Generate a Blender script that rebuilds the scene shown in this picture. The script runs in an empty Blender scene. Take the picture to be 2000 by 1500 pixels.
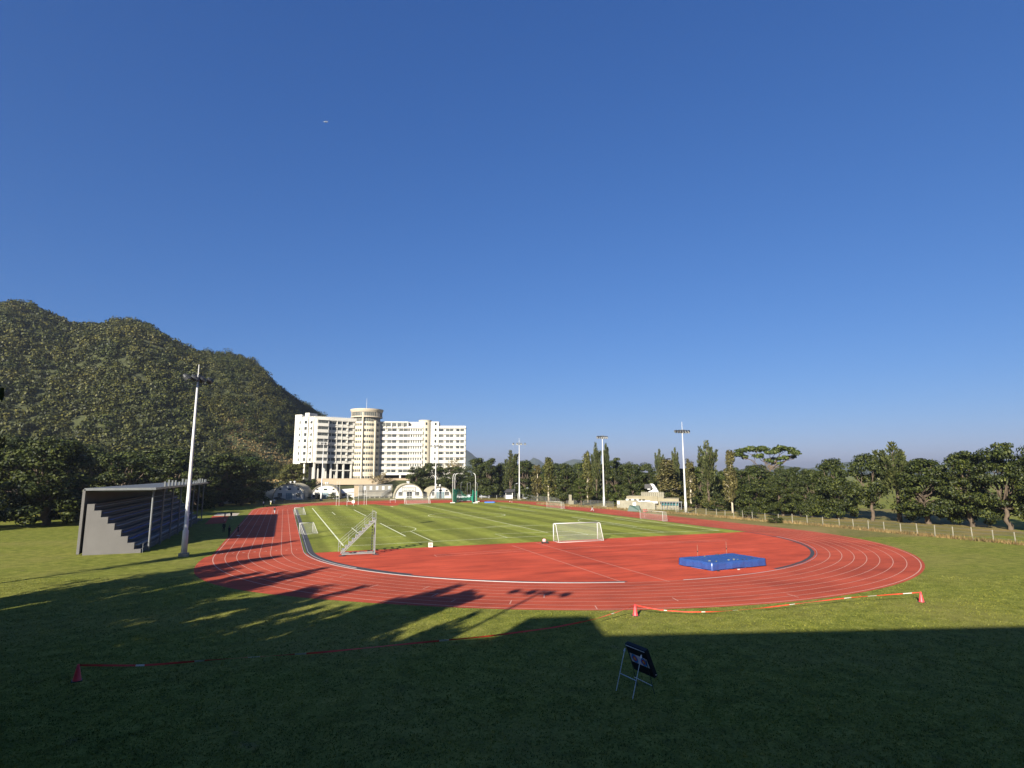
import bpy, bmesh, math, random
from mathutils import Vector, Matrix
R = random.Random(11)
scene = bpy.context.scene
COL = scene.collection
rad, sin, cos, pi = math.radians, math.sin, math.cos, math.pi

# ------------------------------------------------------------------ camera (solved from the track's own geometry)
FPX, PITCH, YAW, ROLL = 1135.34, 0.1526, 0.3701, -0.0027
CAM = Vector((-39.43, -84.42, 10.144))
fwh = Vector((sin(YAW), cos(YAW), 0)); rth = Vector((cos(YAW), -sin(YAW), 0)); up0 = Vector((0, 0, 1))
FW = fwh*cos(PITCH) + up0*sin(PITCH); UP = up0*cos(PITCH) - fwh*sin(PITCH)
RT = rth*cos(ROLL) + UP*sin(ROLL); UP = UP*cos(ROLL) - rth*sin(ROLL)

def ray(u, v): return FW + RT*((u-1000)/FPX) - UP*((v-750)/FPX)
def gnd(u, v, z=0.0):                       # survey point of the photo on level z
    d = ray(u, v); return CAM + d*((z-CAM.z)/d.z)
def at(u, v, t):                            # survey point at plan depth t
    d = ray(u, v); return CAM + d*(t/d.dot(fwh))
def st(s, t, z=0.0):                        # plan coordinates: s across, t away from the viewpoint
    p = CAM + rth*s + fwh*t; return Vector((p.x, p.y, z))
def to_uv(P):
    d = P-CAM; z = d.dot(FW); return 1000+FPX*d.dot(RT)/z, 750-FPX*d.dot(UP)/z
def depth(P): return (P-CAM).dot(fwh)
def side(P): return (P-CAM).dot(rth)

# ------------------------------------------------------------------ object helpers
def tag(o, label=None, cat=None, group=None, kind=None):
    if label: o['label'] = label
    if cat: o['category'] = cat
    if group: o['group'] = group
    if kind: o['kind'] = kind
    return o
def thing(name, label, cat, loc=(0, 0, 0), rz=0.0, group=None):
    o = bpy.data.objects.new(name, None); COL.objects.link(o)
    o.empty_display_size = .3
    o.location = loc; o.rotation_euler = (0, 0, rz)
    return tag(o, label, cat, group)
def wmat(o):
    M = Matrix.Identity(4)
    while o is not None:
        M = Matrix.LocRotScale(o.location, o.rotation_euler, o.scale) @ M; o = o.parent
    return M
def dup(root, loc=None, rz=None, label=None, scale=None):
    def cp(o, par):
        c = o.copy(); COL.objects.link(c); c.parent = par
        for ch in kids(o): cp(ch, c)
        return c
    r = cp(root, None)
    if loc is not None: r.location = loc
    if rz is not None: r.rotation_euler = (0, 0, rz)
    if scale is not None: r.scale = scale
    if label: r['label'] = label
    return r
KIDS = {}
def kids(o): return [c for c in COL.objects if c.parent == o]

class MB:
    def __init__(s): s.v = []; s.f = []; s.m = []
    def add(s, vs, fs, m=0):
        b = len(s.v); s.v += [tuple(p) for p in vs]
        for f in fs: s.f.append(tuple(b+i for i in f)); s.m.append(m)
    def box(s, c, size, rz=0.0, m=0, M=None):
        x, y, z = size[0]/2, size[1]/2, size[2]/2
        T = M if M is not None else Matrix.Translation(Vector(c)) @ Matrix.Rotation(rz, 4, 'Z')
        vs = [T @ Vector(p) for p in ((-x,-y,-z),(x,-y,-z),(x,y,-z),(-x,y,-z),(-x,-y,z),(x,-y,z),(x,y,z),(-x,y,z))]
        s.add(vs, [(0,3,2,1),(4,5,6,7),(0,1,5,4),(1,2,6,5),(2,3,7,6),(3,0,4,7)], m)
    def beam(s, p, q, w, h=None, m=0, upv=(0, 0, 1)):
        p, q = Vector(p), Vector(q); h = h or w
        d = (q-p); L = d.length; d.normalize(); u = Vector(upv)
        if abs(d.dot(u)) > .98: u = Vector((1, 0, 0))
        x = d.cross(u).normalized(); z = x.cross(d)
        M = Matrix((x, d, z)).transposed().to_4x4(); M.translation = (p+q)/2
        s.box(None, (w, L, h), M=M, m=m)
    def tube(s, pts, r, n=6, m=0, cap=True):
        pts = [Vector(p) for p in pts]; k = len(pts)
        rs = r if isinstance(r, (list, tuple)) else [r]*k
        vs = []; prev = None
        for i, p in enumerate(pts):
            d = (pts[min(i+1, k-1)] - pts[max(i-1, 0)]).normalized()
            a = prev if prev is not None else (Vector((1, 0, 0)) if abs(d.x) < .9 else Vector((0, 1, 0)))
            x = (a - d*a.dot(d)).normalized(); y = d.cross(x); prev = x
            for j in range(n):
                t = 2*pi*j/n; vs.append(p + (x*cos(t)+y*sin(t))*rs[i])
        fs = [(i*n+j, i*n+(j+1) % n, (i+1)*n+(j+1) % n, (i+1)*n+j) for i in range(k-1) for j in range(n)]
        if cap: fs += [tuple(range(n-1, -1, -1)), tuple((k-1)*n+j for j in range(n))]
        s.add(vs, fs, m)
    def lathe(s, c, prof, n=24, m=0, a0=0.0, a1=2*pi):
        c = Vector(c); full = abs(a1-a0-2*pi) < 1e-6; k = n if full else n+1
        vs = [c + Vector((r*cos(a0+(a1-a0)*j/n), r*sin(a0+(a1-a0)*j/n), z)) for r, z in prof for j in range(k)]
        fs = []
        for i in range(len(prof)-1):
            for j in range(n):
                j2 = (j+1) % k if full else j+1
                fs.append((i*k+j, i*k+j2, (i+1)*k+j2, (i+1)*k+j))
        s.add(vs, fs, m)
    def prism(s, poly, z0, z1, m=0):
        n = len(poly)
        vs = [(p[0], p[1], z0) for p in poly] + [(p[0], p[1], z1) for p in poly]
        fs = [tuple(range(n-1, -1, -1)), tuple(range(n, 2*n))] + [(i, (i+1) % n, n+(i+1) % n, n+i) for i in range(n)]
        s.add(vs, fs, m)
    def poly(s, pts, m=0): s.add(pts, [tuple(range(len(pts)))], m)
    def build(s, name, mats, parent=None, smooth=False):
        me = bpy.data.meshes.new(name)
        vs = s.v
        if parent is not None:
            Mi = wmat(parent).inverted(); vs = [tuple(Mi @ Vector(p)) for p in vs]
        me.from_pydata(vs, [], s.f)
        for k in (mats if isinstance(mats, (list, tuple)) else [mats]): me.materials.append(k)
        if len(me.materials) > 1: me.polygons.foreach_set('material_index', s.m)
        if smooth: me.polygons.foreach_set('use_smooth', [True]*len(s.f))
        me.update()
        o = bpy.data.objects.new(name, me); COL.objects.link(o)
        if parent is not None: o.parent = parent
        return o

# ------------------------------------------------------------------ materials
def nodes(name):
    m = bpy.data.materials.new(name); m.use_nodes = True
    nt = m.node_tree; b = nt.nodes['Principled BSDF']; return m, nt, b
def N(nt, t, **kw):
    n = nt.nodes.new(t)
    for k, v in kw.items():
        if k.startswith('_'): setattr(n, k[1:], v)
        else: n.inputs[k].default_value = v
    return n
def ramp(nt, fac, stops):
    n = nt.nodes.new('ShaderNodeValToRGB'); e = n.color_ramp.elements
    while len(e) < len(stops): e.new(.5)
    for el, (p, c) in zip(e, stops): el.position = p; el.color = (*c, 1)
    nt.links.new(fac, n.inputs[0]); return n.outputs[0]
def noise(nt, vec, scale, detail=3, rough=.55):
    n = N(nt, 'ShaderNodeTexNoise', Scale=scale, Detail=detail, Roughness=rough)
    nt.links.new(vec, n.inputs['Vector']); return n.outputs['Fac']
def mul(c, k): return tuple(x*k for x in c)
def mix(nt, fac, a, b, mode='MIX'):
    n = nt.nodes.new('ShaderNodeMix'); n.data_type = 'RGBA'; n.blend_type = mode
    for s, v in ((0, fac), (6, a), (7, b)):
        if isinstance(v, (int, float)): n.inputs[s].default_value = v
        elif isinstance(v, tuple): n.inputs[s].default_value = (*v, 1)
        else: nt.links.new(v, n.inputs[s])
    return n.outputs[2]
def coord(nt, kind='Object'): return nt.nodes.new('ShaderNodeTexCoord').outputs[kind]
def bump(nt, b, h, strength, dist=.02):
    n = N(nt, 'ShaderNodeBump', Strength=strength, Distance=dist); nt.links.new(h, n.inputs['Height']); nt.links.new(n.outputs[0], b.inputs['Normal'])
def plain(name, c, rough=.6, var=.12, scale=1.5, metal=0.0, spec=.4, bmp=0.0):
    m, nt, b = nodes(name); v = coord(nt)
    f = noise(nt, v, scale, 4, .6)
    nt.links.new(ramp(nt, f, [(.3, mul(c, 1-var)), (.7, mul(c, 1+var))]), b.inputs['Base Color'])
    b.inputs['Roughness'].default_value = rough; b.inputs['Metallic'].default_value = metal
    b.inputs['Specular IOR Level'].default_value = spec
    if bmp: bump(nt, b, noise(nt, v, scale*8, 3), bmp)
    return m
def leafmat(name, dark, mid, light, trans=.22):
    m, nt, b = nodes(name)
    g = nt.nodes.new('ShaderNodeNewGeometry')
    c = ramp(nt, g.outputs['Random Per Island'], [(0, dark), (.5, mid), (1, light)])
    v = coord(nt); f = noise(nt, v, .35, 2)
    c = mix(nt, 1.0, c, ramp(nt, f, [(.35, (.72, .72, .72)), (.65, (1.15, 1.15, 1.1))]), 'MULTIPLY')
    f2 = noise(nt, v, .045 if 'hill' in name else .16, 3)
    c = mix(nt, 1.0, c, ramp(nt, f2, [(.36, (.62, .72, .62)), (.5, (.95, .95, .9)), (.66, (1.38, 1.2, 1.05))] if 'hill' in name else [(.36, (.8, .85, .8)), (.66, (1.15, 1.1, 1.0))]), 'MULTIPLY')
    nt.links.new(c, b.inputs['Base Color']); b.inputs['Roughness'].default_value = .55; b.inputs['Specular IOR Level'].default_value = .25
    t = nt.nodes.new('ShaderNodeBsdfTranslucent'); nt.links.new(c, t.inputs[0])
    x = nt.nodes.new('ShaderNodeMixShader'); x.inputs[0].default_value = trans
    nt.links.new(b.outputs[0], x.inputs[1]); nt.links.new(t.outputs[0], x.inputs[2])
    nt.links.new(x.outputs[0], nt.nodes['Material Output'].inputs[0]); return m
def netmat(name, c, cell, wire):
    m, nt, b = nodes(name); v = coord(nt, 'UV' if False else 'Object')
    b.inputs['Base Color'].default_value = (*c, 1); b.inputs['Roughness'].default_value = .7
    t = nt.nodes.new('ShaderNodeBsdfTransparent'); x = nt.nodes.new('ShaderNodeMixShader')
    x.inputs[0].default_value = wire
    nt.links.new(t.outputs[0], x.inputs[1]); nt.links.new(b.outputs[0], x.inputs[2])
    nt.links.new(x.outputs[0], nt.nodes['Material Output'].inputs[0]); return m

def lawn(name, dark, mid, light, dry, dryamt=.5, bstr=.6, stripes=False):
    m, nt, b = nodes(name); v = coord(nt)
    a = noise(nt, v, .07, 4, .6); d = noise(nt, v, .9, 5, .65); e = noise(nt, v, 7.5, 4, .75)
    n1 = N(nt, 'ShaderNodeMath', _operation='MULTIPLY_ADD'); nt.links.new(d, n1.inputs[0]); n1.inputs[1].default_value = .45; 
    n2 = N(nt, 'ShaderNodeMath', _operation='MULTIPLY'); nt.links.new(e, n2.inputs[0]); n2.inputs[1].default_value = .55; nt.links.new(n2.outputs[0], n1.inputs[2])
    c = ramp(nt, n1.outputs[0], [(.38, dark), (.5, mid), (.62, light)])
    fa = N(nt, 'ShaderNodeMapRange'); nt.links.new(a, fa.inputs[0]); fa.inputs[1].default_value = .45; fa.inputs[2].default_value = .72; fa.inputs[4].default_value = dryamt
    c = mix(nt, fa.outputs[0], c, dry)
    wp = noise(nt, v, .33, 5, .7); wf = N(nt, 'ShaderNodeMapRange'); nt.links.new(wp, wf.inputs[0]); wf.inputs[1].default_value = .63; wf.inputs[2].default_value = .72; wf.inputs[4].default_value = 0 if stripes else .55
    c = mix(nt, wf.outputs[0], c, (.19, .155, .085))
    if stripes:
        sx = nt.nodes.new('ShaderNodeSeparateXYZ'); nt.links.new(v, sx.inputs[0])
        def wave(out, per, amp, ph=0.0):
            q = N(nt, 'ShaderNodeMath', _operation='MULTIPLY_ADD'); nt.links.new(out, q.inputs[0]); q.inputs[1].default_value = 2*pi/per; q.inputs[2].default_value = ph
            w = N(nt, 'ShaderNodeMath', _operation='SINE'); nt.links.new(q.outputs[0], w.inputs[0])
            z = N(nt, 'ShaderNodeMapRange'); nt.links.new(w.outputs[0], z.inputs[0]); z.inputs[1].default_value = -.45; z.inputs[2].default_value = .45; z.inputs[3].default_value = 1-amp; z.inputs[4].default_value = 1+amp
            return z.outputs[0]
        wob = noise(nt, v, .5, 4)
        ad = N(nt, 'ShaderNodeMath', _operation='MULTIPLY_ADD'); nt.links.new(wob, ad.inputs[0]); ad.inputs[1].default_value = .7; nt.links.new(sx.outputs[0], ad.inputs[2])
        ay = N(nt, 'ShaderNodeMath', _operation='MULTIPLY_ADD'); nt.links.new(wob, ay.inputs[0]); ay.inputs[1].default_value = 1.6; nt.links.new(sx.outputs[1], ay.inputs[2])
        for w in (wave(ad.outputs[0], 8.2, .2), wave(ay.outputs[0], 11.5, .05, 1.), wave(ad.outputs[0], 2.35, .05)):  # light reflected off the mown bands, put into the colour as tone waves
            h = N(nt, 'ShaderNodeHueSaturation'); nt.links.new(w, h.inputs['Value']); nt.links.new(c, h.inputs['Color']); c = h.outputs[0]
    nt.links.new(c, b.inputs['Base Color']); b.inputs['Roughness'].default_value = .9; b.inputs['Specular IOR Level'].default_value = .1
    bump(nt, b, n1.outputs[0], bstr, .08)
    return m
def rubber(name, c, spread=.14):
    m, nt, b = nodes(name); v = coord(nt)
    mp = N(nt, 'ShaderNodeMapping'); mp.inputs['Scale'].default_value = (.10, .55, 1); mp.inputs['Rotation'].default_value = (0, 0, .35); nt.links.new(v, mp.inputs[0])
    a = noise(nt, mp.outputs[0], 1.2, 5, .65); d = noise(nt, v, .12, 4, .6); e = noise(nt, v, 14., 2, .6)
    c1 = ramp(nt, a, [(.32, mul(c, 1-spread*1.6)), (.5, c), (.72, mul(c, 1+spread))])
    c2 = mix(nt, 1.0, c1, ramp(nt, d, [(.33, (.76, .74, .74)), (.5, (.98, .98, .98)), (.68, (1.14, 1.16, 1.18))]), 'MULTIPLY')
    c3 = mix(nt, 1.0, c2, ramp(nt, e, [(.3, (.9, .9, .9)), (.7, (1.08, 1.08, 1.08))]), 'MULTIPLY')
    nt.links.new(c3, b.inputs['Base Color']); b.inputs['Roughness'].default_value = .85; b.inputs['Specular IOR Level'].default_value = .15
    return m
M = {}
def mk():
    M['lawn'] = lawn('lawn_grass', (.06, .07, .010), (.13, .145, .020), (.235, .232, .05), (.21, .18, .055), .5, 1.0)
    M['verge'] = lawn('verge_grass', (.07, .075, .02), (.13, .12, .035), (.20, .165, .06), (.26, .18, .075), .9, .6)
    M['pitch'] = lawn('pitch_grass', (.10, .122, .013), (.16, .178, .025), (.215, .225, .045), (.19, .18, .045), .35, .4, True)
    M['track'] = rubber('track_rubber', (.34, .060, .029))
    M['dzone'] = rubber('apron_rubber', (.40, .060, .027), .2)
    M['line'] = plain('line_paint', (0.44, 0.235, 0.175), .7, .08)
    M['chalk'] = plain('pitch_chalk', (0.62, 0.64, 0.44), .9, .15, 3.)
    M['white'] = plain('white_paint', (0.42, 0.415, 0.4), .45, .05)
    M['alu'] = plain('aluminium', (0.36, 0.36, 0.36), .4, .08, metal=.5)
    M['stairs'] = plain('stair_metal', (.19, .195, .19), .4, .1)
    M['easel'] = plain('easel_tube', (.62, .68, .72), .4, .1)
    M['galv'] = plain('galvanised_steel', (0.13, 0.137, 0.14), .45, .12, metal=.4)
    M['darksteel'] = plain('dark_steel', (.025, .027, .03), .5, .2)
    M['concrete'] = plain('concrete', (0.2, 0.185, 0.14), .9, .15, .8, bmp=.2)
    M['drain'] = plain('drain_grate', (.035, .035, .04), .8, .25, 4.)
    M['cream'] = plain('cream_wall', (0.46, 0.44, 0.395), .8, .05, .15)
    M['cream2'] = plain('tower_wall', (0.45, 0.4, 0.3), .8, .05, .15)
    M['peach'] = plain('peach_render', (0.3, 0.235, 0.16), .85, .06, .2)
    M['ringcream'] = plain('ring_cream', (.38, .325, .25), .8, .05, .3)
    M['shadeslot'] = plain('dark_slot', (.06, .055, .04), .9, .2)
    M['tan'] = plain('tan_wall', (0.2, 0.175, 0.115), .9, .12, .4, bmp=.1)
    M['glass'] = plain('window_glass', (.014, .018, .02), .15, .4, .9, spec=.6)
    M['glass2'] = plain('curtained_glass', (.055, .06, .055), .3, .5, 1.2, spec=.5)
    M['glass3'] = plain('drum_glazing', (.06, .068, .062), .25, .3, .8, spec=.5)
    M['teal'] = plain('teal_glass', (.02, .09, .10), .2, .3, .7, spec=.5)
    M['hutwhite'] = plain('hut_paint', (0.5, 0.48, 0.43), .6, .08, .5)
    M['hutroof'] = plain('hut_shell', (0.31, 0.28, 0.195), .6, .16, .35)
    M['door'] = plain('door_blue', (.12, .18, .2), .5, .1)
    M['dark'] = plain('shade_fill', (.012, .012, .013), .9, .2)
    M['corr'] = plain('corrugated_grey', (0.19, 0.175, 0.145), .6, .12, .5)
    M['brown'] = plain('bark_brown', (.085, .062, .042), .9, .25, 2., bmp=.3)
    M['pale'] = plain('bark_pale', (.38, .33, .25), .85, .25, 1.2, bmp=.2)
    M['frame'] = plain('window_frame', (.13, .135, .13), .5, .1)
    M['straw'] = plain('sandbag_cloth', (.16, .17, .11), .9, .2, 2.)
    M['scrub'] = plain('scrub_ground', (.035, .040, .012), .95, .4, .12, bmp=.3)
    M['earth'] = plain('bare_earth', (.16, .105, .06), .95, .3, .25, bmp=.2)
    M['blue'] = plain('blue_tarpaulin', (0.018, 0.05, 0.185), .36, .12, .8, spec=.9)
    M['blueside'] = plain('blue_skirt', (0.03, 0.11, 0.36), .5, .1, .8)
    M['cone'] = plain('cone_plastic', (.62, .045, .05), .45, .06)
    M['tapered'] = plain('tape_red', (0.6, 0.04, 0.025), .5, .1)
    M['tapewhite'] = plain('tape_white', (0.5, 0.45, 0.4), .5, .1)
    M['foam'] = plain('black_foam', (.008, .008, .011), .7, .3, 3.)
    M['tgblue'] = plain('target_blue', (0.06, 0.24, 0.7), .7, .05)
    M['tgred'] = plain('target_red', (0.6, 0.05, 0.04), .7, .05)
    M['tgyel'] = plain('target_yellow', (0.8, 0.6, 0.1), .7, .05)
    M['paper'] = plain('target_paper', (0.7, 0.72, 0.8), .8, .04)
    M['green'] = plain('green_tarp', (0.006, 0.034, 0.024), .55, .15, 1.)
    M['cagenet'] = netmat('green_cage_net', (.015, .24, .15), .05, .62)
    M['netw'] = netmat('white_goal_net', (.34, .34, .29), .1, .20)
    M['wirenet'] = netmat('wire_mesh', (.22, .22, .2), .1, .16)
    M['skin'] = plain('skin', (.38, .22, .15), .6, .06)
    M['hair'] = plain('hair', (.012, .01, .009), .6, .2)
    M['black'] = plain('cloth_black', (.012, .012, .015), .85, .2)
    M['wcloth'] = plain('cloth_white', (.7, .7, .7), .85, .05)
    M['gcloth'] = plain('cloth_grey', (.32, .33, .35), .85, .08)
    M['ycloth'] = plain('cloth_yellow', (.55, .5, .2), .85, .08)
    M['pink'] = plain('pink_bag', (.72, .33, .33), .7, .06)
    M['car'] = plain('car_white', (.68, .68, .68), .25, .03, spec=.6)
    M['carsilver'] = plain('car_silver', (.42, .44, .46), .25, .03, metal=.4)
    M['cardark'] = plain('car_dark', (.03, .045, .05), .25, .1, spec=.6)
    M['tyre'] = plain('tyre', (.015, .015, .015), .85, .2)
    M['lamp'] = plain('lamp_glass', (0.35, 0.37, 0.38), .2, .05)
    M['roofgrey'] = plain('roof_grey', (0.035, 0.034, 0.036), .7, .15)
    M['sand'] = plain('sand', (.34, .29, .22), .95, .12, 1.)
    M['stand'] = plain('stand_concrete', (.10, .095, .09), .85, .1, .4)
    # foliage
    M['lf_dark'] = leafmat('leaf_dark', (.008, .014, .003), (.026, .036, .007), (.075, .085, .016))
    M['lf_green'] = leafmat('leaf_green', (.010, .018, .003), (.036, .050, .008), (.098, .112, .018))
    M['lf_banyan'] = leafmat('leaf_banyan', (.007, .015, .003), (.022, .040, .006), (.07, .098, .014))
    M['lf_olive'] = leafmat('leaf_olive', (.03, .033, .008), (.075, .078, .018), (.15, .135, .035))
    M['lf_cas'] = leafmat('leaf_casuarina', (.022, .028, .010), (.055, .065, .022), (.105, .11, .04))
    M['lf_rust'] = leafmat('leaf_rust', (.03, .028, .009), (.078, .068, .022), (.155, .13, .045))
    M['lf_umb'] = leafmat('leaf_umbrella', (.02, .03, .005), (.05, .07, .012), (.10, .12, .025))
    M['lf_pinkish'] = leafmat('leaf_sparse', (.08, .06, .025), (.17, .13, .055), (.26, .20, .09))
    M['lf_hill'] = leafmat('leaf_hill', (.012, .017, .004), (.039, .045, .009), (.10, .10, .020))
mk()

# ------------------------------------------------------------------ light, sky, air
SUN_EL, SUN_AZ = rad(21.8), rad(225.5)            # azimuth clockwise from +Y; the sun stands behind and to the left of the viewer
w = bpy.data.worlds.new("World"); scene.world = w; w.use_nodes = True
nt = w.node_tree; bg = nt.nodes['Background']
sky = nt.nodes.new('ShaderNodeTexSky'); sky.sky_type = 'NISHITA'; sky.sun_disc = False
sky.sun_elevation = SUN_EL; sky.sun_rotation = SUN_AZ
sky.altitude = 60; sky.air_density = 1.0; sky.dust_density = 0.0; sky.ozone_density = 10.0
sp0 = nt.nodes.new('ShaderNodeSeparateColor'); cb0 = nt.nodes.new('ShaderNodeCombineColor'); nt.links.new(sky.outputs[0], sp0.inputs[0])
for i, (piv, ex, sc_) in enumerate(((.28, 1.0, .94), (.84, .80, .98), (2.5, .64, 1.08))):      # softens the sky's bright end, channel by channel
    d_ = N(nt, 'ShaderNodeMath', _operation='DIVIDE'); d_.inputs[1].default_value = piv; nt.links.new(sp0.outputs[i], d_.inputs[0])
    q_ = N(nt, 'ShaderNodeMath', _operation='POWER'); q_.inputs[1].default_value = ex; nt.links.new(d_.outputs[0], q_.inputs[0])
    m_ = N(nt, 'ShaderNodeMath', _operation='MULTIPLY'); m_.inputs[1].default_value = piv*sc_; nt.links.new(q_.outputs[0], m_.inputs[0]); nt.links.new(m_.outputs[0], cb0.inputs[i])
nt.links.new(cb0.outputs[0], bg.inputs[0]); bg.inputs[1].default_value = .05
sl = bpy.data.lights.new('sun', 'SUN'); sl.energy = 5.0; sl.angle = rad(.53); sl.color = (1, .93, .80)
so = bpy.data.objects.new('sun', sl); COL.objects.link(so)
sd = Vector((sin(SUN_AZ)*cos(SUN_EL), cos(SUN_AZ)*cos(SUN_EL), sin(SUN_EL)))
so.rotation_euler = (-sd).to_track_quat('-Z', 'Y').to_euler(); so.location = (-80, -80, 90)
scene.view_settings.view_transform = 'Standard'; scene.view_settings.look = 'None'
scene.view_settings.exposure = 1.5; scene.view_settings.gamma = 1
cd = bpy.data.cameras.new('camera'); co = bpy.data.objects.new('camera', cd); COL.objects.link(co)
cd.sensor_fit = 'HORIZONTAL'; cd.sensor_width = 36; cd.lens = 36*FPX/2000; cd.clip_end = 30000; cd.clip_start = .1
Mc = Matrix((RT, UP, -FW)).transposed().to_4x4(); Mc.translation = CAM; co.matrix_world = Mc
scene.camera = co

# ================================================================== SETTING
RI, LW, S = 36.5, 1.30, 98.0                     # inner kerb radius, lane width, straight
def oval(r, n=96, r2=None):
    pts = [(r*cos(a), r*sin(a)) for a in [pi+pi*i/n for i in range(n+1)]]
    pts += [(r*cos(a), S+r*sin(a)) for a in [pi*i/n for i in range(n+1)]]
    return pts                                   # starts at (-r,0), runs through the near bend, closes along the left straight
def struct(name, mb, mat): return tag(mb.build(name, mat), kind='structure')

g = MB(); n = 48                                 # ground: one sheet, rings out to the horizon
rs = [0, 60, 140, 300, 700, 1600, 4000, 9500]
for i in range(len(rs)-1):
    for j in range(n):
        a, b2 = 2*pi*j/n, 2*pi*(j+1)/n; r0, r1 = rs[i], rs[i+1]
        q = [(r0*cos(a), 30+r0*sin(a), 0), (r1*cos(a), 30+r1*sin(a), 0), (r1*cos(b2), 30+r1*sin(b2), 0), (r0*cos(b2), 30+r0*sin(b2), 0)]
        g.poly(q[1:] + q[:0] if r0 > 0 else q[:3]) if r0 == 0 else g.poly(q)
struct('ground', g, M['lawn'])

v = MB()                                         # dry verge beyond the right straight and the far bend
v.poly([(46, -16, .003), (75, -25, .003), (120, 20, .003), (90, 190, .003), (40, 220, .003), (-120, 190, .003), (-70, 122, .003), (-44, 128, .003), (0, 138, .003), (30, 130, .003), (46, 96, .003)])
struct('verge', v, M['verge'])

def ring(r0, r1, z, name, mat, bulge=None):
    o0, o1 = oval(r0), oval(r1); k = len(o0); mb = MB()
    if bulge: o1 = [bulge(p) for p in o1]
    mb.add([(*p, z) for p in o0]+[(*p, z) for p in o1], [(i, (i+1) % k, k+(i+1) % k, k+i) for i in range(k)])
    return struct(name, mb, mat)
RO = RI + .15 + 8*LW                             # outer edge of lane eight
def blg(p):
    x, y = p; r = math.hypot(x, y)
    if y < 0 and x < 0:
        a = math.atan2(-y, -x)                   # 0 at the left tangent, pi/2 at the apex
        return (x*(r+2.6*math.exp(-((a-.42)/.33)**2))/r, y*(r+2.6*math.exp(-((a-.42)/.33)**2))/r)
    return p
ring(RI-.05, RO+.35, .005, 'running_track', M['track'], blg)
inf = MB(); o = oval(RI-.05); YD = -2.3          # infield lawn and the red apron of the near bend
low = [p for p in o if p[1] <= YD]; lowx = math.sqrt((RI-.05)**2-YD**2)
YF = 118.0; far = o[97:]; xf = math.sqrt((RI-.05)**2-(YF-S)**2)
right = [p for p in o[48:97] if p[1] > YD]; left = [p for p in o[:49] if p[1] > YD]
fr_ = [p for p in far if p[1] <= YF and p[0] > 0]; fl_ = [p for p in far if p[1] <= YF and p[0] < 0]; fu_ = [p for p in far if p[1] > YF]
inf.poly([(*p, .004) for p in [(-lowx, YD), (lowx, YD)] + right + fr_ + [(xf, YF), (-xf, YF)] + fl_ + left])
struct('infield_lawn', inf, M['pitch'])
ap = MB(); ap.poly([(*p, .006) for p in [(lowx, YD), (-lowx, YD)] + low])
ap.poly([(*p, .006) for p in [(-xf, YF), (xf, YF)] + fu_])
# red patch reaching onto the grass at the far bend
struct('apron', ap, M['dzone'])
fp = MB(); fp.poly([(*gnd(u, vv).to_2d(), .009) for u, vv in ((725, 984.5), (762, 988.2), (776, 987.2), (782, 985.2), (768, 982.6), (752, 981.6))])
struct('far_apron', fp, M['track'])
dr = MB()                                        # dark drain strip inside the kerb, left straight into the near bend
def strip(mb, pts, w, z, m=0, close=False):
    pts = [Vector((p[0], p[1], 0)) for p in pts]; k = len(pts); L = []; Rr = []
    for i, p in enumerate(pts):
        a, b = (pts[i-1] if (i or close) else p), (pts[(i+1) % k] if (i < k-1 or close) else p)
        d = (b-a).normalized(); nn = Vector((-d.y, d.x, 0))
        L.append((*(p+nn*w/2).to_2d(), z)); Rr.append((*(p-nn*w/2).to_2d(), z))
    kk = k if close else k-1
    mb.add(L+Rr, [(i, k+i, k+(i+1) % k, (i+1) % k) for i in range(kk)], m)
def arc(r, a0, a1, n=60): return [(r*cos(a0+(a1-a0)*i/n), r*sin(a0+(a1-a0)*i/n)) for i in range(n+1)]
strip(dr, [(-35.75, S)] + [(-35.75, S*(1-i/8)) for i in range(1, 8)] + arc(35.75, pi, pi+.72, 26), .95, .011)
strip(dr, arc(36.0, pi+.72, pi+1.33, 20), .3, .0115)
strip(dr, arc(36.0, pi+1.85, 2*pi, 40)+[(36.0, y) for y in (10, 30, 50, 70, 84)], .45, .011)
struct('drain_channel', dr, M['drain'])
# aluminium kerb rail: left straight and near bend, a gap for the run-up, then on round the right
A1 = math.atan2(-35.7, -9.2) % (2*pi); A2 = math.atan2(-36.2, -3.2) % (2*pi)
kb = MB()
def rail(pts, w, h):
    for a, b in zip(pts[:-1], pts[1:]): kb.beam((*a, h/2+.005), (*b, h/2+.005), w, h)
rail([(-RI, S), (-RI, S*.66), (-RI, S*.33)] + arc(RI, pi, A1, 60), .055, .06)
rail([(-RI+.55, S), (-RI+.55, S*.5)] + arc(RI-.55, pi, pi+.5, 20), .05, .05)
rail(arc(RI, A2, 2*pi-.28, 60), .05, .04)
struct('track_kerb', kb, M['alu'])

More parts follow.
